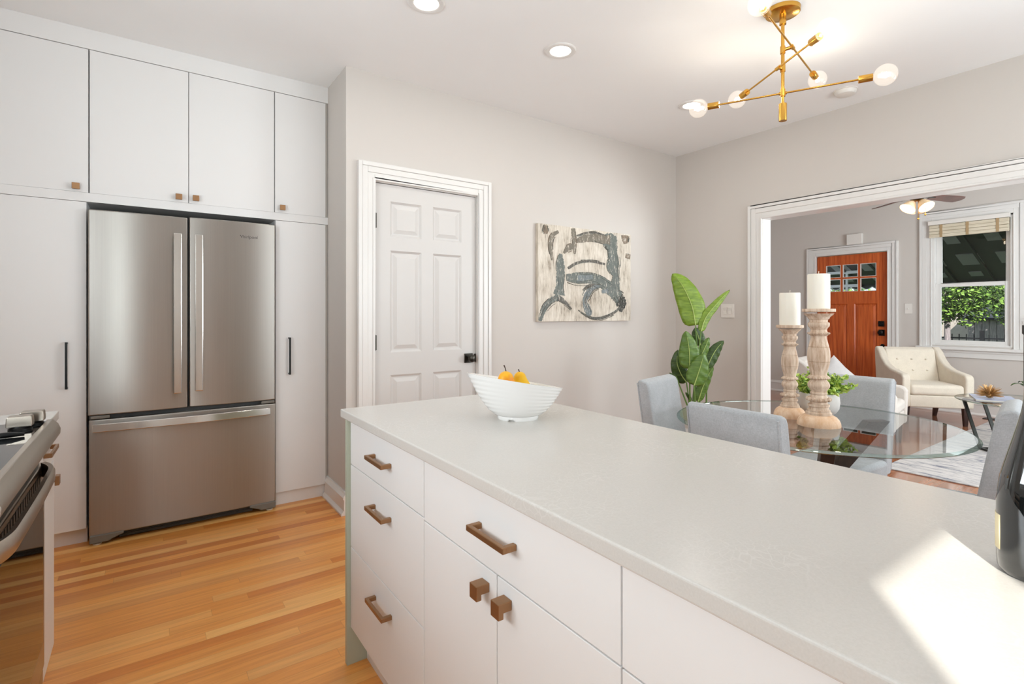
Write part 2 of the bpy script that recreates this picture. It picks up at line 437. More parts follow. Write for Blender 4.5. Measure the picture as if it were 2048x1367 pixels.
class MB:
    def __init__(self):
        self.bm = bmesh.new()
        self.mi = 0
    def _tag(self, faces):
        for f in faces:
            f.material_index = self.mi
    def face(self, vs):
        try:
            f = self.bm.faces.new(vs)
            f.material_index = self.mi
            return f
        except ValueError:
            return None
    def box(self, x0, x1, y0, y1, z0, z1, rot=None, about=None):
        c = [(x0, y0, z0), (x1, y0, z0), (x1, y1, z0), (x0, y1, z0), (x0, y0, z1), (x1, y0, z1), (x1, y1, z1), (x0, y1, z1)]
        v = [self.bm.verts.new(p) for p in c]
        for q in ((3, 2, 1, 0), (4, 5, 6, 7), (0, 1, 5, 4), (1, 2, 6, 5), (2, 3, 7, 6), (3, 0, 4, 7)):
            self.face([v[i] for i in q])
        if rot is not None:
            a = Vector(about)
            for w in v:
                w.co = a + rot @ (w.co - a)
        return self
    def prism(self, poly, axis, a0, a1):
        """poly: 2-D outline; axis: 0 X (poly in y,z), 1 Y (poly in x,z), 2 Z (poly in x,y)."""
        def mk(p, a):
            return (a, p[0], p[1]) if axis == 0 else (p[0], a, p[1]) if axis == 1 else (p[0], p[1], a)
        A = [self.bm.verts.new(mk(p, a0)) for p in poly]
        B = [self.bm.verts.new(mk(p, a1)) for p in poly]
        self.face(A[::-1]); self.face(B)
        k = len(poly)
        for i in range(k):
            self.face([A[i], A[(i + 1) % k], B[(i + 1) % k], B[i]])
        return self
    def ring(self, pts):
        return [self.bm.verts.new(p) for p in pts]
    def bridge(self, r0, r1):
        k = len(r0)
        for i in range(k):
            self.face([r0[i], r0[(i + 1) % k], r1[(i + 1) % k], r1[i]])
    def lathe(self, prof, c=(0, 0, 0), seg=40, axis=(0, 0, 1), cap=True):
        ax = Vector(axis).normalized()
        u = ax.orthogonal().normalized() if abs(ax.z) < 0.999 else Vector((1, 0, 0))
        w = ax.cross(u)
        c = Vector(c)
        rings = []
        for r, h in prof:
            r = max(r, 1e-5)
            rings.append(self.ring([c + ax * h + (u * cos(2 * pi * i / seg) + w * sin(2 * pi * i / seg)) * r for i in range(seg)]))
        for a, b in zip(rings, rings[1:]):
            self.bridge(a, b)
        if cap:
            self.face(rings[0][::-1]); self.face(rings[-1])
        return self
    def cyl(self, p0, p1, r0, r1=None, seg=20):
        p0, p1 = Vector(p0), Vector(p1)
        d = p1 - p0
        return self.lathe([(r0, 0), (r0 if r1 is None else r1, d.length)], p0, seg, d)
    def tube(self, path, r, seg=10, closed=False, scale=None):
        P = [Vector(p) for p in path]
        k = len(P)
        rings = []
        prev = None
        for i in range(k):
            t = (P[min(i + 1, k - 1)] - P[max(i - 1, 0)]).normalized()
            if prev is None:
                u = t.orthogonal().normalized()
            else:
                u = (prev - t * prev.dot(t)).normalized()
            prev = u
            w = t.cross(u)
            rr = r[i] if isinstance(r, (list, tuple)) else r
            rings.append(self.ring([P[i] + (u * cos(2 * pi * j / seg) + w * sin(2 * pi * j / seg)) * rr for j in range(seg)]))
        for a, b in zip(rings, rings[1:]):
            self.bridge(a, b)
        self.face(rings[0][::-1]); self.face(rings[-1])
        return self
    def bar(self, p0, p1, w, h, up=(0, 0, 1)):
        """rectangular bar from p0 to p1; w across, h along up."""
        p0, p1 = Vector(p0), Vector(p1)
        t = (p1 - p0).normalized()
        u = Vector(up); u = (u - t * u.dot(t)).normalized()
        s = t.cross(u)
        q = []
        for p in (p0, p1):
            q.append(self.ring([p + s * a * w / 2 + u * b * h / 2 for a, b in ((-1, -1), (1, -1), (1, 1), (-1, 1))]))
        self.bridge(q[0], q[1]); self.face(q[0][::-1]); self.face(q[1])
        return self
    def sphere(self, c, r, seg=24, rings=14, sz=1.0):
        prof = [(r * sin(pi * i / rings), -r * sz * cos(pi * i / rings)) for i in range(rings + 1)]
        return self.lathe(prof, c, seg)
    def xform(self, mat):
        self.bm.transform(mat)
        return self
    def build(self, name, mats, parent=None, local=False, smooth=35, bevel=0.0, bseg=2, subsurf=0, origin=None):
        me = bpy.data.meshes.new(name)
        bmesh.ops.remove_doubles(self.bm, verts=self.bm.verts, dist=1e-6)
        bmesh.ops.recalc_face_normals(self.bm, faces=self.bm.faces)
        off = Vector((0, 0, 0))
        if parent is not None:
            off = OFF[parent.name]
        elif origin is not None:
            off = Vector(origin)
        if not local:
            self.bm.transform(Matrix.Translation(-off))
        self.bm.to_mesh(me)
        self.bm.free()
        for m in (mats if isinstance(mats, (list, tuple)) else [mats]):
            me.materials.append(m)
        if smooth:
            me.shade_smooth()
            me.set_sharp_from_angle(angle=radians(smooth))
        o = bpy.data.objects.new(name, me)
        COL.objects.link(o)
        if parent is not None:
            o.parent = parent
            OFF[o.name] = off
        else:
            o.location = off if not local else (0, 0, 0)
            OFF[o.name] = off
        if bevel:
            b = o.modifiers.new('bevel', 'BEVEL')
            b.width = bevel; b.segments = bseg; b.limit_method = 'ANGLE'; b.angle_limit = radians(32)
            b.harden_normals = False
        if subsurf:
            s = o.modifiers.new('subdivision', 'SUBSURF')
            s.levels = subsurf; s.render_levels = subsurf
        return o

def tag(o, label, cat, group=None, kind=None):
    o['label'] = label
    o['category'] = cat
    if group: o['group'] = group
    if kind: o['kind'] = kind
    return o

def thing(name, label, cat, loc, rotz=0.0, group=None):
    o = bpy.data.objects.new(name, None)
    o.empty_display_size = 0.05
    COL.objects.link(o)
    o.location = loc
    o.rotation_euler = (0, 0, rotz)
    OFF[o.name] = Vector(loc)
    return tag(o, label, cat, group)

def struct(o):
    o['kind'] = 'structure'
    return o

def dup(root, loc=None, rotz=None, label=None, parent=None):
    r = root.copy()
    COL.objects.link(r)
    if parent is not None:
        r.parent = parent
    if loc is not None: r.location = loc
    if rotz is not None: r.rotation_euler = (0, 0, rotz)
    if label: r['label'] = label
    for ch in list(root.children):
        dup(ch, parent=r)
    return r

def spline(pts, n=24):
    """Catmull-Rom through tuples of any length."""
    out = []
    k = len(pts)
    for i in range(k - 1):
        p0, p1, p2, p3 = pts[max(i - 1, 0)], pts[i], pts[i + 1], pts[min(i + 2, k - 1)]
        for j in range(n):
            t = j / n
            out.append(tuple(0.5 * (2 * b + (c - a) * t + (2 * a - 5 * b + 4 * c - d) * t * t + (3 * b - a - 3 * c + d) * t ** 3)
                             for a, b, c, d in zip(p0, p1, p2, p3)))
    out.append(tuple(pts[-1]))
    return out

def rot2(p, a):
    return (p[0] * cos(a) - p[1] * sin(a), p[0] * sin(a) + p[1] * cos(a))

# ================================================================== ROOM SHELL
H = 2.81          # ceiling height
YB = -0.9         # wall behind the camera
XF = 8.4          # far living room wall
YC = 3.25         # wall with the closet door
XR = 4.295        # wall with the wide cased opening

struct(MB().box(-1.09, 1.6, YB - 0.14, 4.4, -0.1, 0).build('floor', M['floor_kitchen'], smooth=0))
struct(MB().box(1.6, 8.54, YB - 0.14, 4.9, -0.1, 0).build('floor', M['floor_living'], smooth=0))
struct(MB().box(-1.09, 8.54, YB - 0.14, 4.9, H, H + 0.15).build('ceiling', M['ceiling'], smooth=0))
b = MB()
b.box(-1.09, -0.95, YB, 0.45, 0, H); b.box(-1.09, -0.95, 2.05, 4.4, 0, H); b.box(-1.09, -0.95, 0.45, 2.05, 0, 1.1); b.box(-1.09, -0.95, 0.45, 2.05, 2.2, H)
struct(b.build('wall_left', M['wall'], smooth=0))
struct(MB().box(-0.95, 1.146, 4.3, 4.4, 0, H).build('wall_alcove', M['wall'], smooth=0))
# closet: return wall and wall with the panel door
struct(MB().box(1.026, 1.146, 3.37, 4.3, 0, H).build('wall_return', M['wall'], smooth=0))
b = MB()
b.box(1.026, 1.19, YC, 3.37, 0, H); b.box(2.0, XR, YC, 3.37, 0, H); b.box(1.19, 2.0, YC, 3.37, 2.125, H)
struct(b.build('wall_closet', M['wall'], smooth=0))
struct(MB().box(1.146, XR, 4.3, 4.4, 0, H).build('wall_closet_back', M['wall'], smooth=0))
# right wall with the cased opening
b = MB()
b.box(XR, XR + 0.12, 2.385, 4.9, 0, H); b.box(XR, XR + 0.12, YB, -0.6, 0, H); b.box(XR, XR + 0.12, -0.6, 2.385, 2.085, H)
struct(b.build('wall_right', M['wall'], smooth=0))
# far living room wall: front door and window
b = MB()
b.box(XF, XF + 0.14, 3.80, 4.9, 0, H); b.box(XF, XF + 0.14, 2.83, 3.80, 2.14, H)
b.box(XF, XF + 0.14, 2.35, 2.83, 0, H); b.box(XF, XF + 0.14, 1.57, 2.35, 0, 0.85)
b.box(XF, XF + 0.14, 1.57, 2.35, 2.46, H); b.box(XF, XF + 0.14, YB, 1.57, 0, H)
struct(b.build('wall_far', M['wall'], smooth=0))
struct(MB().box(XR + 0.12, XF, 4.75, 4.9, 0, H).build('wall_living_left', M['wall'], smooth=0))
# wall behind the camera: back door, added kitchen and living room side windows
b = MB()
for x0, x1, z0, z1 in ((-1.09, -0.93, 0, H), (-0.93, -0.17, 2.05, H), (-0.17, 2.0, 0, H), (2.0, 3.9, 0, 0.9), (2.0, 3.9, 2.35, H),
                       (3.9, 4.95, 0, H), (4.95, 6.55, 0, 0.9), (4.95, 6.55, 2.3, H), (6.55, 8.54, 0, H)):
    b.box(x0, x1, YB - 0.14, YB, z0, z1)
struct(b.build('wall_back', M['wall'], smooth=0))

def casing(name, plane, sgn, fixed, a0, a1, ztop, width, right=True, left=True, z0=0.0):
    """stepped casing round an opening a0..a1 x z0..ztop on a wall face; plane 'X' or 'Y' names the wall's normal."""
    b = MB()
    layers = ((0.0, width, 0.018), (width - 0.026, width, 0.032), (width * 0.42, width - 0.026, 0.025), (0.0, 0.014, 0.024))
    for i0, i1, t in layers:
        f0, f1 = sorted((fixed, fixed + sgn * t))
        segs = []
        if left: segs.append((a0 - i1, a0 - i0, z0, ztop + i1))
        if right: segs.append((a1 + i0, a1 + i1, z0, ztop + i1))
        segs.append((a0 - i0 if left else a0, a1 + i0 if right else a1, ztop + i0, ztop + i1))
        for s0, s1, q0, q1 in segs:
            if plane == 'X': b.box(f0, f1, s0, s1, q0, q1)
            else: b.box(s0, s1, f0, f1, q0, q1)
    return struct(b.build(name, M['trim'], smooth=0, bevel=0.004))

casing('trim_closet_door', 'Y', -1, YC, 1.205, 1.985, 2.118, 0.11)
casing('trim_opening', 'X', -1, XR, -0.585, 2.368, 2.066, 0.118)
casing('trim_front_door', 'X', -1, XF, 2.845, 3.79, 2.125, 0.125)
casing('trim_window', 'X', -1, XF, 1.57, 2.35, 2.45, 0.13, z0=0.83)
b = MB()
b.box(1.19, 1.21, YC + 0.002, 3.37, 0, 2.12); b.box(1.98, 2.0, YC + 0.002, 3.37, 0, 2.12); b.box(1.19, 2.0, YC + 0.002, 3.37, 2.113, 2.125)
b.box(1.21, 1.225, 3.305, 3.33, 0, 2.11); b.box(1.965, 1.98, 3.305, 3.33, 0, 2.11)
struct(b.build('trim_closet_jamb', M['trim'], smooth=0))
b = MB()
b.box(XR - 0.002, XR + 0.125, 2.365, 2.386, 0, 2.086); b.box(XR - 0.002, XR + 0.125, -0.605, -0.583, 0, 2.086)
b.box(XR - 0.002, XR + 0.125, -0.583, 2.365, 2.063, 2.086)
struct(b.build('trim_opening_jamb', M['trim'], smooth=0))
b = MB()
b.box(XF, XF + 0.14, 2.83, 2.846, 0, 2.14); b.box(XF, XF + 0.14, 3.789, 3.80, 0, 2.14); b.box(XF, XF + 0.14, 2.846, 3.789, 2.124, 2.14)
struct(b.build('trim_front_jamb', M['trim'], smooth=0))

def baseboard(name, p0, p1, nrm, h=0.14):
    """base with moulded top and shoe along p0-p1 on the wall; nrm points into the room."""
    p0, p1, nv = Vector(p0), Vector(p1), Vector(nrm)
    prof = [(0, 0), (0.036, 0), (0.036, 0.012), (0.020, 0.03), (0.018, h - 0.045), (0.024, h - 0.04), (0.024, h - 0.03), (0.013, h - 0.012), (0.009, h), (0, h)]
    b = MB()
    A = b.ring([p0 + nv * a + Vector((0, 0, z)) for a, z in prof])
    B = b.ring([p1 + nv * a + Vector((0, 0, z)) for a, z in prof])
    b.bridge(A, B); b.face(A[::-1]); b.face(B)
    return struct(b.build(name, M['trim'], smooth=0))
baseboard('baseboard_return', (1.026, 3.66, 0), (1.026, YC - 0.02, 0), (-1, 0, 0))
baseboard('baseboard_closet', (2.098, YC, 0), (XR, YC, 0), (0, -1, 0))
baseboard('baseboard_right', (XR, YC - 0.03, 0), (XR, 2.49, 0), (-1, 0, 0))
baseboard('baseboard_far_left', (XF, 4.75, 0), (XF, 3.916, 0), (-1, 0, 0), 0.17)
baseboard('baseboard_far', (XF, 2.718, 0), (XF, YB, 0), (-1, 0, 0), 0.17)
baseboard('baseboard_living_left', (XR + 0.12, 4.75, 0), (XF, 4.75, 0), (0, -1, 0), 0.17)

# ---------------------------------------------------------------- closet door (six panels)
def panel_door(b, axis, base, face_t, rects, slab, depth=0.010):
    """door slab front with sunk moulded panels. rects in (a0,a1,z0,z1); slab (a0,a1,z0,z1); base = front plane, face_t = toward back (+)."""
    a0, a1, z0, z1 = slab
    xs = sorted({a0, a1} | {r[0] for r in rects} | {r[1] for r in rects})
    zs = sorted({z0, z1} | {r[2] for r in rects} | {r[3] for r in rects})
    def P(a, z, d):
        return (a, base + d, z) if axis == 'Y' else (base + d, a, z)
    def inside(a, z):
        return any(r[0] < a < r[1] and r[2] < z < r[3] for r in rects)
    for i in range(len(xs) - 1):
        for j in range(len(zs) - 1):
            if not inside((xs[i] + xs[i + 1]) / 2, (zs[j] + zs[j + 1]) / 2):
                b.face([b.bm.verts.new(P(a, z, 0)) for a, z in ((xs[i], zs[j]), (xs[i + 1], zs[j]), (xs[i + 1], zs[j + 1]), (xs[i], zs[j + 1]))])
    s = 1 if face_t > 0 else -1
    for r in rects:
        rings = []
        for ins, d in ((0, 0), (0.014, depth), (0.022, depth), (0.048, depth * 0.25)):
            rings.append(b.ring([P(a, z, s * d) for a, z in ((r[0] + ins, r[2] + ins), (r[1] - ins, r[2] + ins), (r[1] - ins, r[3] - ins), (r[0] + ins, r[3] - ins))]))
        for q, w in zip(rings, rings[1:]):
            b.bridge(q, w)
        b.face(rings[-1])
    A = b.ring([P(a, z, 0) for a, z in ((a0, z0), (a1, z0), (a1, z1), (a0, z1))])
    B = b.ring([P(a, z, face_t) for a, z in ((a0, z0), (a1, z0), (a1, z1), (a0, z1))])
    b.bridge(A, B); b.face(B)

b = MB()
cl, cr = (1.322, 1.548), (1.634, 1.862)
rects = []
for c in (cl, cr):
    rects += [(c[0], c[1], 1.768, 2.0), (c[0], c[1], 1.0, 1.675), (c[0], c[1], 0.16, 0.85)]
panel_door(b, 'Y', 3.262, 0.04, rects, (1.214, 1.9765, 0.012, 2.109), 0.011)
door = struct(b.build('door_1', M['door'], smooth=0, origin=(1.217, 3.29, 0.012)))
for z in (1.815, 1.02, 0.22):
    hb = MB()
    hb.box(1.2, 1.226, 3.254, 3.264, z, z + 0.097)
    hb.cyl((1.212, 3.252, z - 0.004), (1.212, 3.252, z + 0.101), 0.0065, seg=12)
    hb.build('hinge', M['bronze'], door)
kb = MB()
kb.box(1.885, 1.953, 3.253, 3.262, 0.90, 0.968)
kb.build('knob_plate', M['bronze'], door, bevel=0.002)
kb = MB()
kb.lathe([(0.012, 0), (0.012, 0.022), (0.018, 0.028), (0.027, 0.036), (0.028, 0.046), (0.024, 0.056), (0.012, 0.060), (0.0, 0.0605)], (1.919, 3.253, 0.934), 28, (0, -1, 0))
kb.build('door_knob', M['bronze'], door)
MB().box(1.966, 1.982, 3.2525, 3.2635, 0.905, 0.963).build('strike_plate', M['bronze'], door)

# ---------------------------------------------------------------- front door
b = MB()
base = XF + 0.03
lites = []
ly = [3.595, 3.405, 3.195, 2.985]   # three columns, left to right as seen
D0, D1, DZ = 2.855, 3.78, 2.117
# frame members with real openings for the lites
GL0, GL1, GZ0, GZ1 = 2.99, 3.66, 1.575, 1.985
cols = [(3.455, 3.655), (3.225, 3.425), (2.995, 3.195)]
rows = [(1.79, 1.975), (1.58, 1.765)]
xs = sorted({D0, D1} | {v for c in cols for v in c}); zs = sorted({1.50, DZ} | {v for r in rows for v in r})
for i in range(len(xs) - 1):
    for j in range(len(zs) - 1):
        am, zm = (xs[i] + xs[i + 1]) / 2, (zs[j] + zs[j + 1]) / 2
        if any(c[0] < am < c[1] for c in cols) and any(r[0] < zm < r[1] for r in rows):
            continue
        b.box(base, base + 0.044, xs[i], xs[i + 1], zs[j], zs[j + 1])
panel_door(b, 'X', base, 0.044, [(2.985, 3.275, 0.28, 1.40), (3.365, 3.655, 0.28, 1.40)], (D0, D1, 0.02, 1.50), 0.013)
fd = struct(b.build('door_2', M['front_door'], smooth=0, origin=(base, D0, 0.02)))
for c in cols:
    for r in rows:
        MB().box(base + 0.02, base + 0.025, c[0], c[1], r[0], r[1]).build('pane', M['glass'], fd, smooth=0)
        q = MB()
        w = 0.006
        q.box(base - 0.002, base + 0.02, c[0], c[0] + w, r[0], r[1]); q.box(base - 0.002, base + 0.02, c[1] - w, c[1], r[0], r[1])
        q.box(base - 0.002, base + 0.02, c[0] + w, c[1] - w, r[0], r[0] + w); q.box(base - 0.002, base + 0.02, c[0] + w, c[1] - w, r[1] - w, r[1])
        q.build('glazing_bead', M['trim'], fd, smooth=0)
q = MB(); q.box(base - 0.022, base, 2.895, 2.965, 1.075, 1.15)
q.cyl((base - 0.03, 2.93, 1.112), (base - 0.02, 2.93, 1.112), 0.02); q.build('deadbolt', M['black'], fd, bevel=0.004)
q = MB(); q.box(base - 0.012, base, 2.892, 2.962, 0.945, 1.03)
q.lathe([(0.013, 0), (0.013, 0.02), (0.03, 0.03), (0.032, 0.05), (0.02, 0.062), (0, 0.063)], (base - 0.01, 2.93, 0.99), 24, (-1, 0, 0))
q.build('door_knob', M['black'], fd)
q = MB(); q.cyl((base - 0.02, 2.915, 0.805), (base, 2.915, 0.805), 0.024); q.build('door_stop', M['black'], fd)

# ---------------------------------------------------------------- living room window
b = MB()
Y0, Y1, Z0, Z1 = 1.57, 2.35, 0.85, 2.45
b.box(XF - 0.005, XF + 0.14, Y0, Y0 + 0.028, Z0, Z1); b.box(XF - 0.005, XF + 0.14, Y1 - 0.028, Y1, Z0, Z1)
b.box(XF - 0.005, XF + 0.14, Y0, Y1, Z1 - 0.02, Z1); b.box(XF, XF + 0.14, Y0, Y1, Z0, Z0 + 0.02)
win = struct(b.build('window_1', M['trim'], smooth=0, origin=(XF, 1.96, Z0), bevel=0.003))
def sash(x, z0, z1, bot, top):
    q = MB()
    s = 0.055
    q.box(x, x + 0.035, Y0 + 0.028, Y0 + 0.028 + s, z0, z1); q.box(x, x + 0.035, Y1 - 0.028 - s, Y1 - 0.028, z0, z1)
    q.box(x, x + 0.035, Y0 + 0.028 + s, Y1 - 0.028 - s, z0, z0 + bot); q.box(x, x + 0.035, Y0 + 0.028 + s, Y1 - 0.028 - s, z1 - top, z1)
    o = q.build('sash', M['trim'], win, smooth=0, bevel=0.003)
    MB().box(x + 0.014, x + 0.019, Y0 + 0.028 + s, Y1 - 0.028 - s, z0 + bot, z1 - top).build('pane', M['glass'], o, smooth=0)
sash(XF + 0.03, 0.87, 1.645, 0.045, 0.045)
sash(XF + 0.068, 1.60, 2.43, 0.042, 0.045)
q = MB(); q.box(XF - 0.075, XF, 1.18, 2.515, 0.795, 0.832)
q.build('sill', M['trim'], win, smooth=0, bevel=0.008)
q = MB(); q.box(XF - 0.022, XF, 1.22, 2.47, 0.70, 0.795); q.box(XF - 0.035, XF, 1.22, 2.47, 0.765, 0.795)
q.build('apron', M['trim'], win, smooth=0, bevel=0.004)
q = MB(); q.box(XF - 0.02, XF, 1.30, 1.44, 0.832, 2.58)
struct(q.build('trim_mullion', M['trim'], smooth=0, bevel=0.004))

# ---------------------------------------------------------------- back door and added windows out of view
b = MB()
b.box(-0.93, -0.778, YB - 0.06, YB - 0.015, 0.01, 2.05); b.box(-0.434, -0.17, YB - 0.06, YB - 0.015, 0.01, 2.05)
b.box(-0.778, -0.434, YB - 0.06, YB - 0.015, 0.01, 1.0); b.box(-0.778, -0.434, YB - 0.06, YB - 0.015, 2.004, 2.05)
bd = struct(b.build('door_3', M['door'], smooth=0, origin=(-0.93, YB - 0.04, 0.01)))
MB().box(-0.778, -0.434, YB - 0.04, YB - 0.035, 1.0, 2.004).build('pane', M['glass'], bd, smooth=0)
q = MB(); q.lathe([(0.03, 0), (0.03, 0.008), (0.012, 0.012), (0.012, 0.03), (0.028, 0.04), (0.028, 0.055), (0, 0.062)], (-0.24, YB - 0.015, 0.95), 20, (0, 1, 0)); q.build('door_knob', M['black'], bd)
def plain_window(name, x0, x1, z0, z1):
    b = MB()
    f = 0.05
    for a0, a1, c0, c1 in ((x0, x0 + f, z0, z1), (x1 - f, x1, z0, z1), (x0 + f, x1 - f, z0, z0 + f), (x0 + f, x1 - f, z1 - f, z1),
                           ((x0 + x1) / 2 - 0.03, (x0 + x1) / 2 + 0.03, z0 + f, z1 - f), (x0 + f, x1 - f, (z0 + z1) / 2 - 0.02, (z0 + z1) / 2 + 0.02)):
        b.box(a0, a1, YB - 0.1, YB - 0.05, c0, c1)
    w = struct(b.build(name, M['trim'], smooth=0, origin=(x0, YB, z0)))
    MB().box(x0 + f, x1 - f, YB - 0.078, YB - 0.073, z0 + f, z1 - f).build('pane', M['glass'], w, smooth=0)
b = MB()
for a0, a1, c0, c1 in ((0.45, 0.5, 1.1, 2.2), (2.0, 2.05, 1.1, 2.2), (0.5, 2.0, 1.1, 1.15), (0.5, 2.0, 2.15, 2.2), (0.5, 2.0, 1.63, 1.67)):
    b.box(-1.05, -1.0, a0, a1, c0, c1)
wl = struct(b.build('window_added_left', M['trim'], smooth=0, origin=(-1.02, 1.25, 1.1)))  # unseen window added to light the island fronts and ceiling
MB().box(-1.028, -1.023, 0.5, 2.0, 1.15, 2.15).build('pane', M['glass'], wl, smooth=0)
casing('trim_window_added_left', 'X', 1, -0.95, 0.45, 2.05, 2.2, 0.09, z0=1.05)
plain_window('window_added_back', 2.0, 3.9, 0.9, 2.35)  # unseen window added to bring in daylight from behind
plain_window('window_added_side', 4.95, 6.55, 0.9, 2.3)  # unseen window added to light the living room
casing('trim_window_added_back', 'Y', 1, YB, 2.0, 3.9, 2.35, 0.1, z0=0.88)
casing('trim_back_door', 'Y', 1, YB, -0.93, -0.17, 2.05, 0.09, left=False)

# ================================================================== TALL CABINETS AND FRIDGE
CY = 3.645          # front plane of the cabinet doors
def square_knob(parent, x, z, y=CY):
    q = MB()
    q.box(x - 0.007, x + 0.007, y - 0.022, y, z - 0.007, z + 0.007)
    q.box(x - 0.0165, x + 0.0165, y - 0.032, y - 0.018, z - 0.0165, z + 0.0165)
    return q.build('knob', M['brass_dull'], parent, smooth=0, bevel=0.0015)

def bar_pull(parent, x, z0, z1, y=CY):
    q = MB()
    q.box(x - 0.005, x + 0.005, y - 0.034, y - 0.024, z0, z1)
    q.box(x - 0.005, x + 0.005, y - 0.026, y, z0, z0 + 0.01); q.box(x - 0.005, x + 0.005, y - 0.026, y, z1 - 0.01, z1)
    return q.build('handle', M['black'], parent, smooth=0)

def tall_unit(x0, x1, z0, z1, doors, name, label, back=4.29, front=CY + 0.022):
    t = thing(name, label, 'cabinet', ((x0 + x1) / 2, 3.9, z0))
    q = MB()
    q.box(x0 + 0.001, x1 - 0.001, front, back, z0, z1)
    q.build('body', M['cabinet'], t, smooth=0)
    out = []
    for d in doors:
        e = MB()
        e.box(d[0] + 0.0018, d[1] - 0.0018, CY, CY + 0.02, d[2], d[3])
        out.append(e.build('door', M['cabinet'], t, smooth=0, bevel=0.0012))
    return t, out

ZU0, ZU1 = 1.917, 2.703
t, d = tall_unit(-0.945, -0.254, ZU0, ZU1, [(-0.945, -0.254, ZU0 + 0.001, ZU1 - 0.003)], 'wall_cabinet', 'white upper cabinet left of the pair above the fridge, one square knob')
square_knob(d[0], -0.306, 1.944)
t, d = tall_unit(-0.252, 0.685, ZU0, ZU1, [(-0.252, 0.2105, ZU0 + 0.001, ZU1 - 0.003), (0.2105, 0.685, ZU0 + 0.001, ZU1 - 0.003)], 'wall_cabinet', 'white double door cabinet directly above the steel fridge')
square_knob(d[0], 0.160, 1.946); square_knob(d[1], 0.246, 1.948)
t, d = tall_unit(0.687, 1.012, ZU0, ZU1, [(0.687, 1.012, ZU0 + 0.001, ZU1 - 0.003)], 'wall_cabinet', 'narrow white upper cabinet beside the grey return wall')
square_knob(d[0], 0.730, 1.949)

t, d = tall_unit(-0.945, -0.262, 0.085, 1.868, [(-0.945, -0.262, 0.087, 1.866)], 'pantry_cabinet', 'tall white pantry cabinet left of the fridge with a black bar handle')
bar_pull(d[0], -0.345, 0.855, 1.105)
MB().box(-0.945, -0.262, 3.69, 3.71, 0, 0.085).build('plinth', M['cabinet'], t, smooth=0)
MB().box(-0.945, -0.262, 3.71, 4.29, 0, 0.085).build('base', M['cabinet_edge'], t, smooth=0)
t, d = tall_unit(0.690, 1.012, 0.085, 1.868, [(0.690, 1.012, 0.087, 1.866)], 'pantry_cabinet', 'tall narrow white pantry cabinet right of the fridge with a black bar handle')
bar_pull(d[0], 0.774, 0.857, 1.101)
MB().box(0.690, 1.022, 3.67, 3.69, 0, 0.085).build('plinth', M['cabinet'], t, smooth=0)
MB().box(0.690, 1.012, 3.69, 4.29, 0, 0.085).build('base', M['cabinet_edge'], t, smooth=0)
MB().box(1.012, 1.0235, CY + 0.008, CY + 0.03, 0.085, 1.868).build('filler_strip', M['cabinet_edge'], t, smooth=0)
struct(MB().box(-0.945, 1.026, CY - 0.002, 4.29, 1.868, ZU0).build('trim_cabinet_rail', M['cabinet'], smooth=0, bevel=0.001))
struct(MB().box(-0.945, 1.026, CY - 0.004, 4.29, ZU1, H).build('trim_cabinet_crown', M['cabinet'], smooth=0, bevel=0.001))
struct(MB().box(1.012, 1.0235, CY + 0.008, 3.8, ZU0, ZU1).build('trim_cabinet_filler', M['cabinet_edge'], smooth=0))

# ---- fridge
FY = 3.60
fr = thing('fridge', 'stainless steel french door fridge with bottom freezer drawer between white cabinets', 'fridge', (0.214, 3.9, 0))
q = MB(); q.box(-0.252, 0.680, FY + 0.055, 4.24, 0.055, 1.79)
q.build('body', M['grey_plastic'], fr, smooth=0)
def bowed(x0, x1, z0, z1, y, depth, bow, name, mat, parent=fr, n=24, bev=0.006):
    q = MB()
    front = [(x0 + (x1 - x0) * i / n, y - bow * (1 - (2 * i / n - 1) ** 2)) for i in range(n + 1)]
    q.prism(front + [(x1, y + depth), (x0, y + depth)], 2, z0, z1)
    return q.build(name, mat, parent, smooth=20, bevel=bev, bseg=3)
dl = bowed(-0.254, 0.2035, 0.705, 1.823, FY, 0.05, 0.010, 'door', M['steel'])
dr = bowed(0.2105, 0.682, 0.705, 1.828, FY, 0.05, 0.010, 'door', M['steel'])
dw = bowed(-0.250, 0.684, 0.05, 0.681, FY, 0.05, 0.012, 'freezer_drawer', M['steel'])
def flat_handle(x0, x1, z0, z1, parent):
    q = MB()
    q.box(x0, x1, FY - 0.052, FY - 0.040, z0, z1)
    q.box(x0 + 0.008, x1 - 0.008, FY - 0.042, FY - 0.006, z0 + 0.006, z0 + 0.04); q.box(x0 + 0.008, x1 - 0.008, FY - 0.042, FY - 0.006, z1 - 0.04, z1 - 0.006)
    return q.build('handle', M['chrome'], parent, smooth=0, bevel=0.004, bseg=2)
flat_handle(0.131, 0.172, 0.797, 1.722, dl)
flat_handle(0.237, 0.278, 0.803, 1.724, dr)
q = MB()
nn = 20
pts = [(-0.235 + 0.885 * i / nn, FY - 0.030 - 0.026 * (1 - (2 * i / nn - 1) ** 2)) for i in range(nn + 1)]
rr_ = [q.ring([(x, y, 0.617), (x, y + 0.004, 0.660), (x, y + 0.014, 0.660), (x, y + 0.012, 0.617)]) for x, y in pts]
for a, c in zip(rr_, rr_[1:]): q.bridge(a, c)
q.face(rr_[0][::-1]); q.face(rr_[-1])
q.box(-0.228, -0.20, FY - 0.024, FY, 0.627, 0.650); q.box(0.615, 0.643, FY - 0.024, FY, 0.627, 0.650)
q.build('handle', M['chrome'], dw, smooth=20, bevel=0.003)
for x0, x1 in ((-0.245, -0.16), (0.60, 0.678)):
    q = MB(); q.box(x0, x1, FY + 0.0, FY + 0.07, 0.684, 0.702)
    q.build('hinge_cover', M['grey_plastic'], fr, smooth=0, bevel=0.004)
MB().box(-0.16, 0.60, FY + 0.03, FY + 0.056, 0.681, 0.706).build('seal', M['dark_plastic'], fr, smooth=0)
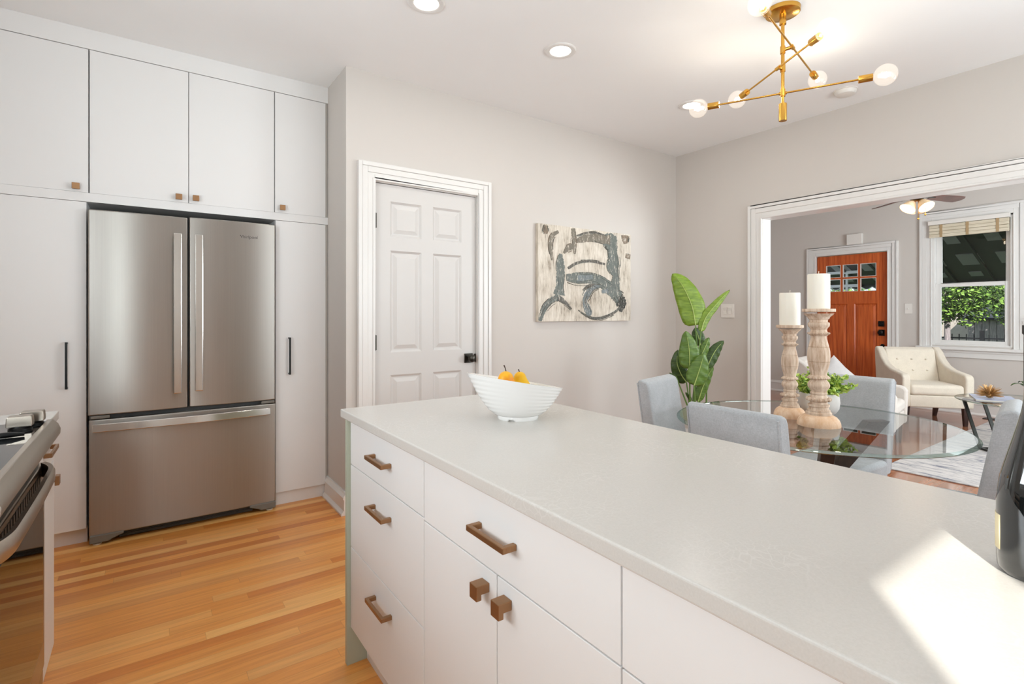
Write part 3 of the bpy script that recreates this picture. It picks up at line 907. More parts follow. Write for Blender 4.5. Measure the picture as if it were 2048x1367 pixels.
MB().box(0.2037, 0.2103, FY + 0.03, FY + 0.056, 0.706, 1.82).build('seal', M['dark_plastic'], fr, smooth=0)
q = MB()
for i in range(6):
    q.box(-0.11, 0.545, FY + 0.03 - 0.002 * (i % 2), FY + 0.06, 0.012 + 0.008 * i, 0.018 + 0.008 * i)
q.box(-0.12, 0.555, FY + 0.036, FY + 0.06, 0.008, 0.058)
q.build('grille', M['dark_plastic'], fr, smooth=0)
for sx, xa in ((1, -0.248), (-1, 0.682)):
    q = MB()
    q.prism([(xa, 0.055), (xa, 0.014), (xa + sx * 0.085, 0.014), (xa + sx * 0.10, 0.024), (xa + sx * 0.15, 0.042), (xa + sx * 0.15, 0.055)], 1, FY - 0.012, FY + 0.06)
    ft = q.build('foot_cover', M['grey_plastic'], fr, smooth=0, bevel=0.004)
    q = MB(); q.lathe([(0.02, 0), (0.021, 0.006), (0.008, 0.008), (0.008, 0.02)], (xa + sx * 0.032, FY + 0.02, 0), 20)
    q.build('levelling_foot', M['white_plastic'], ft)
# maker's lettering as it stands on the right door
cu = bpy.data.curves.new('lettering', 'FONT')
cu.body = 'Whirlpool'
cu.size = 0.0265; cu.extrude = 0.0006; cu.align_x = 'CENTER'
tmp = bpy.data.objects.new('lettering_tmp', cu)
COL.objects.link(tmp)
bpy.context.view_layer.update()
me = bpy.data.meshes.new_from_object(tmp.evaluated_get(bpy.context.evaluated_depsgraph_get()))
bpy.data.objects.remove(tmp)
me.materials.clear(); me.materials.append(M['ink'])
lg = bpy.data.objects.new('lettering', me)
COL.objects.link(lg)
lg.parent = dr
OFF['lettering'] = OFF[dr.name]
lg.location = Vector((0.522, FY - 0.0092, 1.727)) - OFF[dr.name]
lg.rotation_euler = (radians(90), 0, 0)

# ================================================================== ISLAND
IX, IY1, IY0 = 0.60, 1.862, -0.33
wt = MB().box(0.575, 1.289, IY0 - 0.02, 1.888, 0.884, 0.914).build('worktop', M['quartz'], origin=(0.93, 0.8, 0.884), smooth=0, bevel=0.004, bseg=3)
tag(wt, 'pale veined quartz worktop lying on the island drawers and doors', 'worktop')
q = MB(); q.prism([(0.588, 0), (1.262, 0), (1.262, 0.884), (0.588, 0.884)], 1, 1.850, 1.872)
ep = q.build('end_panel', M['sage'], origin=(0.93, 1.861, 0), smooth=0, bevel=0.001)
tag(ep, 'sage green upright panel closing the far end of the island', 'panel')

def island_unit(y0, y1, fronts, label):
    t = thing('base_cabinet', label, 'cabinet', (0.93, (y0 + y1) / 2, 0))
    q = MB(); q.box(IX + 0.021, 1.26, y0 + 0.0005, y1 - 0.0005, 0.13, 0.883)
    q.build('body', M['cabinet'], t, smooth=0)
    MB().box(0.66, 1.26, y0 + 0.0005, y1 - 0.0005, 0, 0.13).build('plinth', M['cabinet'], t, smooth=0)
    out = []
    for kind, a0, a1, z0, z1 in fronts:
        e = MB(); e.box(IX, IX + 0.02, a0 + 0.0016, a1 - 0.0016, z0 + 0.0016, z1 - 0.0016)
        out.append(e.build(kind, M['cabinet'], t, smooth=0, bevel=0.0012))
    return t, out

def pull(parent, yc, z, x=IX, length=0.142, name='handle'):
    q = MB()
    a, c = yc - length / 2, yc + length / 2
    q.box(x - 0.034, x - 0.024, a, c, z - 0.0065, z + 0.0065)
    q.box(x - 0.026, x, a, a + 0.012, z - 0.0065, z + 0.0065); q.box(x - 0.026, x, c - 0.012, c, z - 0.0065, z + 0.0065)
    return q.build(name, M['brass_dull'], parent, smooth=0, bevel=0.0015)

def cube_knob(parent, y, z, x=IX):
    q = MB()
    q.prism([(x, z - 0.004), (x - 0.020, z - 0.004), (x - 0.020, z - 0.016), (x - 0.033, z - 0.016), (x - 0.033, z + 0.016), (x, z + 0.016)], 1, y - 0.0145, y + 0.0145)
    return q.build('knob', M['brass_dull'], parent, smooth=0, bevel=0.0015)

t, d = island_unit(1.250, 1.850, [('drawer', 1.250, 1.850, 0.720, 0.876), ('drawer', 1.250, 1.850, 0.426, 0.720), ('drawer', 1.250, 1.850, 0.135, 0.426)],
                   'white three drawer island cabinet beside the sage green end panel')
pull(d[0], 1.542, 0.803); pull(d[1], 1.542, 0.642); pull(d[2], 1.537, 0.352)
t, d = island_unit(0.555, 1.250, [('drawer', 0.555, 1.250, 0.713, 0.876), ('door', 0.902, 1.250, 0.135, 0.713), ('door', 0.555, 0.902, 0.135, 0.713)],
                   'white island cabinet with one wide drawer above two doors with square knobs')
pull(d[0], 0.902, 0.796); cube_knob(d[1], 0.945, 0.668); cube_knob(d[2], 0.862, 0.668)
t, d = island_unit(IY0, 0.555, [('drawer', IY0, 0.555, 0.713, 0.876), ('door', IY0 + 0.44, 0.555, 0.135, 0.713), ('door', IY0, IY0 + 0.44, 0.135, 0.713)],
                   'white island cabinet nearest the camera, cut off by the bottom edge')
pull(d[0], 0.11, 0.796); cube_knob(d[1], 0.15, 0.668); cube_knob(d[2], 0.07, 0.668)

# ---- bowl with fruit
BC = Vector((1.005, 1.385, 0.914))
bowl_yaw = radians(-35.3)
def bowl_pt(u, ang, inner=False):
    """u 0..1 from foot to rim; oval, rim tilted, outside ridged."""
    pr = 0.070 + (0.158 - 0.070) * (u ** 0.62)
    a, c = pr, 0.066 + (0.128 - 0.066) * (u ** 0.62)
    if inner:
        a -= 0.006; c -= 0.006
    else:
        a += 0.0012 * sin(u * 9 * 2 * pi) * (1 if u < 0.93 else 0)
    x, y = a * cos(ang), c * sin(ang)
    shift = -0.030 * u
    tilt = (-0.150 * cos(ang) * (a / 0.158)) * 0.17
    z = 0.014 + u * (0.110 + tilt * 1.0 + 0.012 * sin(-ang))
    if inner:
        z += 0.008 * (1 - u)
    x += shift * 0.35
    px, py = rot2((x, y), bowl_yaw)
    return BC + Vector((px, py, z))
q = MB()
seg = 72
rings = []
foot = []
for h, rr in ((0.0, 0.066), (0.006, 0.068), (0.014, 0.0665)):
    pts = []
    for i in range(seg):
        ang = 2 * pi * i / seg
        zz = h
        if h == 0.0 and abs(((ang - radians(-108) + pi) % (2 * pi)) - pi) < 0.13:
            zz = 0.0055
        px, py = rot2((rr * cos(ang), rr * 0.95 * sin(ang)), bowl_yaw)
        pts.append(BC + Vector((px, py, zz)))
    rings.append(q.ring(pts))
first = rings[0]
for k in range(0, 55):
    rings.append(q.ring([bowl_pt(max(k, 0.2) / 54, 2 * pi * i / seg) for i in range(seg)]))
for k in range(20, -1, -1):
    rings.append(q.ring([bowl_pt(max(k, 0.1) / 20, 2 * pi * i / seg, True) for i in range(seg)]))
for a, c in zip(rings, rings[1:]):
    q.bridge(a, c)
q.face(rings[-1])
inn = q.ring([BC + Vector((*rot2((0.058 * cos(2 * pi * i / seg), 0.055 * sin(2 * pi * i / seg)), bowl_yaw), 0.0)) for i in range(seg)])
inn2 = q.ring([BC + Vector((*rot2((0.055 * cos(2 * pi * i / seg), 0.052 * sin(2 * pi * i / seg)), bowl_yaw), 0.01)) for i in range(seg)])
q.bridge(inn, first); q.bridge(inn2, inn); q.face(inn2)
bo = q.build('fruit_bowl', M['white_ceramic'], origin=BC, smooth=50)
tag(bo, 'white ridged oval bowl with slanted rim standing on the quartz worktop', 'bowl')

def pear(loc, mat, label, r, tilt, neck, stem_len, name='pear', tall=1.22):
    q = MB()
    prof = spline([(0.0, 0.0), (0.45 * r, 0.02 * r), (0.92 * r, 0.42 * r), (1.0 * r, 0.85 * r), (0.86 * r, 1.35 * r), (neck * r, 1.85 * r), (neck * 0.72 * r, 2.18 * r), (0.12 * r, 2.34 * r), (0.0, 2.30 * r)], 6)
    q.lathe([(max(a, 0.0), h * tall) for a, h in prof], (0, 0, 0), 32, cap=False)
    m = Matrix.Translation(Vector(loc)) @ Matrix.Rotation(tilt[1], 4, 'Z') @ Matrix.Rotation(tilt[0], 4, 'X')
    q.xform(m)
    o = q.build(name, mat, origin=loc, smooth=60)
    tag(o, label, 'fruit')
    q = MB()
    q.tube([(0, 0, 2.26 * r * tall), (0.001, 0, 2.32 * r * tall), (-0.002, 0.001, 2.3 * r * tall + stem_len * 0.6), (-0.006, 0.002, 2.3 * r * tall + stem_len)], [0.0018, 0.0016, 0.0016, 0.0022], 8)
    q.xform(m)
    q.build('fruit_stem', M['pear_stem'], o)
    return o
_p = lambda u, w, z: tuple(BC + Vector((*rot2((u, w), bowl_yaw), z)))
pear(_p(-0.040, -0.018, 0.024), M['pear1'], 'orange tinged pear with long stem at the high side of the bowl', 0.0445, (0.0, 0), 0.62, 0.022, tall=1.27)
pear(_p(0.016, 0.034, 0.024), M['pear2'], 'yellow pear with short stub stem at the low side of the bowl', 0.0425, (radians(-5), radians(50)), 0.56, 0.010, tall=1.26)

# ---- wine bottle
bt = thing('wine_bottle', 'dark wine bottle standing in the sunlit corner of the island worktop', 'bottle', (0.960, 0.154, 0.914))
q = MB()
prof = [(0.0, 0.018), (0.028, 0.006), (0.036, 0.0), (0.040, 0.002), (0.0425, 0.008), (0.043, 0.02), (0.043, 0.092), (0.0418, 0.108), (0.0393, 0.127), (0.0357, 0.143), (0.0317, 0.159), (0.0265, 0.179), (0.0217, 0.199), (0.0180, 0.216), (0.0158, 0.232), (0.0152, 0.26), (0.0150, 0.30), (0.0148, 0.318), (0.0165, 0.32), (0.0165, 0.328), (0.0, 0.329)]
q.lathe(prof, (0.960, 0.154, 0.914), 56, cap=False)
bb = q.build('body', M['bottle'], bt, smooth=60)
q = MB()
lab = [[(0.960 + 0.0436 * cos(radians(a)), 0.154 + 0.0436 * sin(radians(a)), 0.914 + z) for a in range(-40, 131, 3)] for z in (0.030, 0.076)]
A = q.ring(lab[0]); B = q.ring(lab[1])
for i in range(len(A) - 1):
    q.face([A[i], A[i + 1], B[i + 1], B[i]])
lo = q.build('label', M['label'], bt, smooth=60)
sm = lo.modifiers.new('solid', 'SOLIDIFY'); sm.thickness = 0.0006
q = MB(); q.lathe([(0.0158, 0.25), (0.0156, 0.317), (0.0172, 0.319), (0.0172, 0.330), (0.0, 0.331)], (0.960, 0.154, 0.914), 32, cap=False)
q.build('foil_capsule', M['foil'], bt)

# ================================================================== RANGE SIDE
# narrow base cabinet beyond the range
t = thing('base_cabinet', 'narrow white base cabinet between the range and the tall cabinets', 'cabinet', (-0.6, 2.27, 0))
MB().box(-0.94, -0.284, 2.105, 2.43, 0.09, 0.883).build('body', M['cabinet'], t, smooth=0)
MB().box(-0.94, -0.31, 2.105, 2.43, 0, 0.09).build('plinth', M['cabinet'], t, smooth=0)
dd = MB().box(-0.284, -0.264, 2.107, 2.428, 0.745, 0.876).build('drawer', M['cabinet'], t, smooth=0, bevel=0.0012)
de = MB().box(-0.284, -0.264, 2.107, 2.428, 0.095, 0.741).build('door', M['cabinet'], t, smooth=0, bevel=0.0012)
q = MB(); x = -0.264
q.box(x + 0.014, x + 0.022, 2.19, 2.345, 0.800, 0.814); q.box(x, x + 0.016, 2.19, 2.202, 0.800, 0.814); q.box(x, x + 0.016, 2.333, 2.345, 0.800, 0.814)
q.build('handle', M['brass_dull'], dd, smooth=0, bevel=0.0015)
q = MB(); q.box(x, x + 0.014, 2.34, 2.352, 0.684, 0.696); q.box(x + 0.012, x + 0.024, 2.33, 2.362, 0.674, 0.706)
q.build('knob', M['brass_dull'], de, smooth=0, bevel=0.0015)
w2 = MB().box(-0.945, -0.252, 2.104, 2.435, 0.884, 0.914).build('worktop', M['quartz'], origin=(-0.6, 2.27, 0.884), smooth=0, bevel=0.003)
tag(w2, 'short piece of beige stone worktop between the range and tall cabinets', 'worktop')

rg = thing('range', 'slide-in stainless range with black glass top and curved oven handle', 'range', (-0.58, 1.72, 0))
RY0, RY1 = 1.30, 2.10
MB().box(-0.94, -0.272, RY0 + 0.004, RY1 - 0.004, 0.02, 0.905).build('body', M['dark_plastic'], rg, smooth=0)
q = MB()
q.box(-0.945, -0.243, RY0, RY1 + 0.002, 0.915, 0.934)
q.build('cooktop', M['cooktop'], rg, smooth=0, bevel=0.003)
q = MB()   # rounded stainless nose along the front of the cooktop
nose = [(-0.262, 0.868), (-0.242, 0.862), (-0.226, 0.872), (-0.214, 0.892), (-0.213, 0.907), (-0.219, 0.923), (-0.232, 0.937), (-0.245, 0.937), (-0.245, 0.934), (-0.262, 0.914)]
q.prism(nose, 1, RY0 - 0.002, RY1 + 0.004)
q.build('front_trim', M['steel_y'], rg, smooth=25, bevel=0.003)
q = MB(); q.box(-0.30, -0.262, RY0 + 0.01, RY1 - 0.012, 0.812, 0.868); q.build('vent_gap', M['black'], rg, smooth=0)
# control knobs standing on the right end of the glass top
for kx, ky, s in ((-0.2875, 1.985, 1.0), (-0.272, 2.062, 1.0), (-0.2875, 1.47, 1.0), (-0.272, 1.39, 1.0)):
    q = MB()
    q.lathe([(0.026, 0), (0.026, 0.004), (0.020, 0.007), (0.019, 0.0095)], (kx, ky, 0.934), 28)
    k0 = q.build('knob_base', M['black'], rg)
    q = MB()
    pr = [(-0.027, 0.0), (0.027, 0.0), (0.0275, 0.010), (0.026, 0.027), (0.0235, 0.030), (-0.0235, 0.030), (-0.026, 0.027), (-0.0275, 0.010)]
    q.prism([(kx + a, 0.943 + z) for a, z in pr], 1, ky - 0.019, ky + 0.019)
    q.build('control_knob', M['steel_y'], rg, smooth=25, bevel=0.006, bseg=3)
# oven door with window, vent slots and bowed handle
od = MB()
od.box(-0.270, -0.249, RY0 + 0.008, RY1 - 0.010, 0.20, 0.812)
door_o = od.build('oven_door', M['steel_y'], rg, smooth=0, bevel=0.004)
q = MB()
q.box(-0.250, -0.2465, RY0 + 0.055, RY1 - 0.055, 0.29, 0.735)
q.build('oven_window', M['oven_glass'], door_o, smooth=0, bevel=0.002)
q = MB()
for i in range(22):
    y = RY0 + 0.06 + i * 0.03
    q.box(-0.2505, -0.2475, y, y + 0.02, 0.768, 0.795)
q.build('vent_slots', M['black'], door_o, smooth=0)
q = MB()
path = []
hy0, hy1 = RY0 + 0.05, RY1 - 0.055
for i in range(41):
    s = i / 40
    e = min(s, 1 - s) * 2
    bow = 1 - (1 - min(1, e / 0.32)) ** 2.4
    path.append((-0.246 + 0.026 * bow + 0.004 * sin(pi * s), hy0 + (hy1 - hy0) * s, 0.800))
P = [Vector(p) for p in path]
rings = []
for i, p in enumerate(P):
    t_ = (P[min(i + 1, 40)] - P[max(i - 1, 0)]).normalized()
    nrm = Vector((t_.y, -t_.x, 0)).normalized()
    rings.append(q.ring([p + nrm * a + Vector((0, 0, z)) for a, z in ((-0.006, -0.020), (0.004, -0.022), (0.009, -0.012), (0.009, 0.012), (0.004, 0.022), (-0.006, 0.020))]))
for a, c in zip(rings, rings[1:]): q.bridge(a, c)
q.face(rings[0][::-1]); q.face(rings[-1])
q.build('handle', M['steel_y'], door_o, smooth=40)
MB().box(-0.27, -0.252, RY0 + 0.008, RY1 - 0.010, 0.03, 0.19).build('storage_drawer', M['steel_y'], rg, smooth=0, bevel=0.004)
# long handled spoon rest on the glass
q = MB()
q.tube([(-0.70, 1.83, 0.9395), (-0.55, 1.84, 0.941), (-0.38, 1.855, 0.942), (-0.33, 1.86, 0.942), (-0.29, 1.865, 0.942), (-0.262, 1.868, 0.9395)], [0.0045, 0.005, 0.006, 0.007, 0.0075, 0.004], 12)
sp_ = q.build('spoon', M['black'], origin=(-0.45, 1.91, 0.934))
tag(sp_, 'black utensil lying on the glass cooktop in front of the knobs', 'utensil')

# ================================================================== DINING END
# ---- painting on the closet wall (canvas block with thick brushwork)
STROKES = [(0, [(2.736, 1.922, 0.023), (2.685, 1.895, 0.031), (2.656, 1.854, 0.034), (2.651, 1.789, 0.031), (2.66, 1.744, 0.027), (2.668, 1.686, 0.01)]), (0, [(2.898, 1.964, 0.039), (2.907, 1.901, 0.047), (2.911, 1.828, 0.043), (2.916, 1.754, 0.016)]), (0, [(2.938, 1.863, 0.032), (3.03, 1.891, 0.056), (3.142, 1.907, 0.059), (3.239, 1.902, 0.067), (3.328, 1.902, 0.077)]), (3, [(2.938, 1.907, 0.008), (3.03, 1.937, 0.014), (3.142, 1.954, 0.016), (3.239, 1.94, 0.015), (3.298, 1.935, 0.025)]), (1, [(3.239, 1.881, 0.05), (3.328, 1.895, 0.119), (3.358, 1.84, 0.094), (3.363, 1.791, 0.077), (3.378, 1.728, 0.103), (3.368, 1.671, 0.112), (3.398, 1.601, 0.061), (3.398, 1.544, 0.078), (3.388, 1.486, 0.104)]), (0, [(2.796, 1.753, 0.015), (2.84, 1.796, 0.046), (2.893, 1.816, 0.039)]), (1, [(2.762, 1.744, 0.03), (2.757, 1.665, 0.08), (2.762, 1.567, 0.085), (2.753, 1.481, 0.074), (2.745, 1.409, 0.121)]), (1, [(2.753, 1.396, 0.053), (2.668, 1.362, 0.048), (2.606, 1.316, 0.051), (2.569, 1.259, 0.044), (2.544, 1.196, 0.036)]), (3, [(2.736, 1.389, 0.045), (2.814, 1.344, 0.028), (2.88, 1.295, 0.008)]), (1, [(2.822, 1.556, 0.046), (2.902, 1.553, 0.074), (3.002, 1.557, 0.088), (3.104, 1.561, 0.082), (3.21, 1.537, 0.092), (3.308, 1.491, 0.102), (3.378, 1.451, 0.121), (3.45, 1.395, 0.114)]), (4, [(3.388, 1.429, 0.052), (3.45, 1.381, 0.096), (3.481, 1.338, 0.088), (3.46, 1.273, 0.026)]), (2, [(3.219, 1.51, 0.042), (3.114, 1.479, 0.049), (3.053, 1.409, 0.056), (3.03, 1.354, 0.048), (3.067, 1.286, 0.073), (3.085, 1.238, 0.049)]), (3, [(2.956, 1.286, 0.008), (3.048, 1.238, 0.019), (3.161, 1.214, 0.025), (3.288, 1.234, 0.022), (3.398, 1.273, 0.021), (3.47, 1.323, 0.018)]), (3, [(2.84, 1.63, 0.019), (2.92, 1.674, 0.017), (3.03, 1.699, 0.014), (3.142, 1.7, 0.018), (3.268, 1.687, 0.017)]), (3, [(3.002, 1.455, 0.006), (3.067, 1.491, 0.019), (3.142, 1.507, 0.013)]), (5, [(2.61, 1.962, 0.037), (2.606, 1.92, 0.051), (2.61, 1.892, 0.026)]), (5, [(3.52, 1.96, 0.084), (3.522, 1.925, 0.071), (3.531, 1.886, 0.044)]), (5, [(3.528, 1.78, 0.036), (3.588, 1.77, 0.045)]), (2, [(2.938, 1.551, 0.047), (3.03, 1.558, 0.045), (3.118, 1.572, 0.033)]), (2, [(3.133, 1.49, 0.036), (3.229, 1.504, 0.033)]), (2, [(3.229, 1.447, 0.025), (3.308, 1.456, 0.043)])]
PF = 3.215
q = MB()
q.box(2.530, 3.597, PF, YC - 0.002, 1.194, 1.972)
rnd = random.Random(3)
WORK = [(m, [(x, z, w * (1.3 if m == 1 and k == 4 else 1.25 if m == 4 else 1.08)) for x, z, w in pts]) for k, (m, pts) in enumerate(STROKES)]
for m, pts in list(WORK):
    wm = max(p[2] for p in pts)
    for j in range(9 if wm > 0.05 else 4):
        o_ = rnd.uniform(-0.62, 0.62)
        i0 = rnd.uniform(0, 0.5)
        sp_ = spline(pts, 8)
        a_, c_ = int(len(sp_) * i0), min(len(sp_), int(len(sp_) * (i0 + rnd.uniform(0.35, 0.6))))
        tr_ = []
        for i in range(a_, c_):
            p_, n_ = sp_[max(i - 1, 0)], sp_[min(i + 1, len(sp_) - 1)]
            dx, dz = n_[0] - p_[0], n_[1] - p_[1]
            l = math.hypot(dx, dz) or 1
            wd = sp_[i][2] + 0.012
            tr_.append((sp_[i][0] - dz / l * o_ * wd, sp_[i][1] + dx / l * o_ * wd, rnd.uniform(0.002, 0.0065)))
        if len(tr_) > 4:
            WORK.append((rnd.choice((m, 3, 3, 5 if m == 0 else 1)), tr_[::2]))
for m, pts in WORK:
    q.mi = m + 1
    sp_ = spline(pts, 14 if max(p[2] for p in pts) > 0.012 else 3)
    L, Rr = [], []
    for i, (x, z, w) in enumerate(sp_):
        a, c = sp_[max(i - 1, 0)], sp_[min(i + 1, len(sp_) - 1)]
        dx, dz = c[0] - a[0], c[1] - a[1]
        l = math.hypot(dx, dz) or 1
        nx, nz = -dz / l, dx / l
        w1 = w / 2 * (1 + rnd.uniform(-0.16, 0.12)); w2_ = w / 2 * (1 + rnd.uniform(-0.16, 0.12))
        cl_ = lambda X, Z: (min(max(X, 2.532), 3.595), min(max(Z, 1.196), 1.970))
        L.append(cl_(x + nx * w1, z + nz * w1)); Rr.append(cl_(x - nx * w2_, z - nz * w2_))
    dpt = 0.0016 + 0.0007 * rnd.randrange(6)
    mid = [((a[0] + c[0]) / 2, (a[1] + c[1]) / 2) for a, c in zip(L, Rr)]
    for y, A in ((0, None),):
        l0 = q.ring([(x, PF + 0.0005, z) for x, z in L]); l1 = q.ring([(x, PF - dpt, z) for x, z in L])
        m1 = q.ring([(x, PF - dpt - 0.001, z) for x, z in mid])
        r1 = q.ring([(x, PF - dpt, z) for x, z in Rr]); r0 = q.ring([(x, PF + 0.0005, z) for x, z in Rr])
        for u, v in ((l0, l1), (l1, m1), (m1, r1), (r1, r0)):
            for i in range(len(u) - 1):
                q.face([u[i], u[i + 1], v[i + 1], v[i]])
        q.face([l0[0], l1[0], m1[0], r1[0], r0[0]]); q.face([l0[-1], l1[-1], m1[-1], r1[-1], r0[-1]])
pa = q.build('painting', [M['canvas']] + STROKE_M, origin=(3.06, YC, 1.194), smooth=0)
tag(pa, 'square abstract canvas of grey brushstrokes hanging on the closet wall', 'painting')

LEAVES = [([(3.486, 2.457, 1.167), (3.472, 2.483, 1.322), (3.422, 2.533, 1.479), (3.372, 2.584, 1.57)], 0.202, 0), ([(3.504, 2.42, 1.121), (3.546, 2.406, 1.229), (3.634, 2.359, 1.346), (3.721, 2.312, 1.443)], 0.073, 0), ([(3.571, 2.471, 1.008), (3.554, 2.482, 1.079), (3.538, 2.494, 1.146)], 0.102, 2), ([(3.371, 2.428, 0.839), (3.371, 2.428, 0.922), (3.365, 2.433, 1.017), (3.349, 2.444, 1.123)], 0.159, 1), ([(3.472, 2.443, 0.866), (3.504, 2.42, 0.935), (3.535, 2.398, 1.013), (3.554, 2.385, 1.074)], 0.077, 1), ([(3.565, 2.414, 0.824), (3.594, 2.394, 0.91), (3.632, 2.367, 0.987), (3.676, 2.335, 1.046)], 0.101, 2), ([(3.455, 2.516, 0.72), (3.42, 2.541, 0.783), (3.394, 2.559, 0.873), (3.401, 2.555, 0.974)], 0.117, 2), ([(3.356, 2.378, 0.72), (3.377, 2.363, 0.795), (3.399, 2.348, 0.878), (3.417, 2.335, 0.96)], 0.157, 1), ([(3.441, 2.403, 0.588), (3.469, 2.384, 0.691), (3.504, 2.359, 0.787), (3.538, 2.335, 0.848)], 0.084, 1), ([(3.423, 2.453, 0.591), (3.408, 2.464, 0.622), (3.389, 2.477, 0.652)], 0.027, 2), ([(3.388, 2.564, 0.767), (3.369, 2.577, 0.775), (3.346, 2.593, 0.794)], 0.023, 2)]
pl = thing('potted_plant', 'tall bird of paradise plant with paddle leaves in the dining corner', 'plant', (3.47, 2.44, 0))
q = MB(); q.lathe([(0.0, 0.0), (0.13, 0.0), (0.165, 0.12), (0.175, 0.28), (0.165, 0.30), (0.155, 0.29), (0.15, 0.24), (0.0, 0.24)], (3.47, 2.44, 0), 36, cap=False)
q.build('pot', M['basket'], pl)
q = MB(); q.lathe([(0.0, 0.24), (0.151, 0.24), (0.10, 0.262), (0, 0.27)], (3.47, 2.44, 0), 28, cap=False); q.build('soil', M['soil'], pl)
VIEW = Vector((-0.70, -0.71, 0.0))
for li, (pts, w, c) in enumerate(LEAVES):
    sp_ = [Vector(p) for p in spline(pts, 6)]
    k = len(sp_) - 1
    q = MB()
    cols_ = []
    small = w < 0.04
    for i, p in enumerate(sp_):
        t_ = (sp_[min(i + 1, k)] - sp_[max(i - 1, 0)]).normalized()
        side = t_.cross(VIEW).normalized()
        nn_ = side.cross(t_).normalized()
        s = i / k
        wd = w / 2 * max(0.02, (math.sin(pi * min(1, (s + 0.02) ** (0.72 if not li == 0 else 0.6))) ** 0.62 if s < 1 else 0.02))
        row = []
        for j in range(-4, 5):
            u = j / 4
            wob = 0.006 * sin(i * 1.7 + j) if not small else 0
            row.append(p + side * (u * wd) + nn_ * (-(0.10 * abs(u) ** 1.3) * w + wob * abs(u)))
        cols_.append(q.ring(row))
    for a, b_ in zip(cols_, cols_[1:]):
        for j in range(8):
            q.face([a[j], a[j + 1], b_[j + 1], b_[j]])
    lf = q.build('leaf', M['leaf%d' % c], pl, smooth=60)
    so = lf.modifiers.new('solid', 'SOLIDIFY'); so.thickness = 0.0012
    if not small:
        q = MB()
        q.tube([p - VIEW.normalized() * -0.004 for p in sp_[: int(k * 0.9)]], [0.0042 * (1 - 0.8 * i / k) for i in range(int(k * 0.9))], 8)
        q.build('midrib', M['midrib'], lf, smooth=60)
    b0 = sp_[0]
    root = Vector((3.47 + 0.05 * cos(li * 2.4), 2.44 + 0.05 * sin(li * 2.4), 0.25))
    mid_ = (b0 + root) / 2 + Vector((0.015 * cos(li), 0.015 * sin(li), 0)) - (sp_[1] - b0) * 0.6
    q = MB()
    q.tube([Vector(p) for p in spline([tuple(root), tuple(mid_), tuple(b0)], 8)], [0.009 - 0.0045 * i / 16 for i in range(17)], 10)
    q.build('stem', M['stem'], pl, smooth=60)

# ---- light switch by the opening
def switch_plate(loc, nx, wy, hz, n, label):
    t = thing('light_switch', label, 'switch', loc)
    x, y, z = loc
    MB().box(x, x + nx * 0.006, y - wy / 2, y + wy / 2, z - hz / 2, z + hz / 2).build('plate', M['white_plastic'], t, smooth=0, bevel=0.002)
    for i in range(n):
        yc = y + (i - (n - 1) / 2) * 0.046
        q = MB()
        if n == 2:
            q.prism([(x + nx * 0.005, z - 0.033), (x + nx * 0.010, z - 0.033), (x + nx * 0.007, z), (x + nx * 0.012, z + 0.033), (x + nx * 0.005, z + 0.033)], 1, yc - 0.0165, yc + 0.0165)
        else:
            q.box(x + nx * 0.005, x + nx * 0.016, yc - 0.005, yc + 0.005, z - 0.012, z + 0.008)
        q.build('rocker' if n == 2 else 'toggle', M['white_plastic'], t, smooth=0, bevel=0.001)
switch_plate((XR, 2.690, 1.281), -1, 0.130, 0.124, 2, 'double rocker light switch on the wall beside the plant')
switch_plate((XF, 2.607, 1.322), -1, 0.085, 0.135, 1, 'single toggle light switch between the front door and window')

# ---- glass table
TC = Vector((2.575, 1.185, 0))
TR_ = 0.605
tb = thing('dining_table', 'round clear glass dining table on crossed dark wood beams', 'table', tuple(TC))
q = MB()
q.lathe([(0.0, 0.738), (TR_ - 0.004, 0.738), (TR_ - 0.001, 0.739)], TC, 128, cap=False)
q.lathe([(TR_ - 0.014, 0.750), (0.0, 0.750)], TC, 128, cap=False)
q.build('glass_top', M['table_glass'], tb, smooth=30)
n = NT('green_glass_edge')
tr = n.n('ShaderNodeBsdfTransparent'); tr.inputs[0].default_value = (0.30, 0.38, 0.34, 1)
gl = n.n('ShaderNodeBsdfGlossy'); gl.inputs['Roughness'].default_value = 0.02; gl.inputs['Color'].default_value = (0.8, 0.9, 0.86, 1)
mx = n.n('ShaderNodeMixShader'); mx.inputs[0].default_value = 0.28
n.l(tr.outputs[0], mx.inputs[1]); n.l(gl.outputs[0], mx.inputs[2]); n.l(mx.outputs[0], n.out.inputs[0])
M['glass_edge'] = n.m
q = MB()
q.lathe([(TR_ - 0.001, 0.739), (TR_, 0.742), (TR_ - 0.004, 0.745), (TR_ - 0.014, 0.750)], TC, 128, cap=False)
q.build('bevelled_edge', M['glass_edge'], tb, smooth=30)
for k, az in enumerate((-31, 89, 209)):
    a = radians(az)
    d = Vector((cos(a), sin(a), 0))
    off = Vector((-sin(a), cos(a), 0)) * 0.036
    top = TC + d * 0.36 + off + Vector((0, 0, 0.738)); bot = TC - d * 0.34 + off
    q = MB()
    dirv = (top - bot)
    # beam cut flat at both ends
    s = Vector((-sin(a), cos(a), 0)) * 0.026
    hw = d * 0.052
    A = q.ring([bot - hw - s, bot + hw - s, bot + hw + s, bot - hw + s])
    B = q.ring([top - hw - s, top + hw - s, top + hw + s, top - hw + s])
    q.bridge(A, B); q.face(A[::-1]); q.face(B)
    q.build('leg', M['beam_wood'], tb, smooth=0, bevel=0.003)

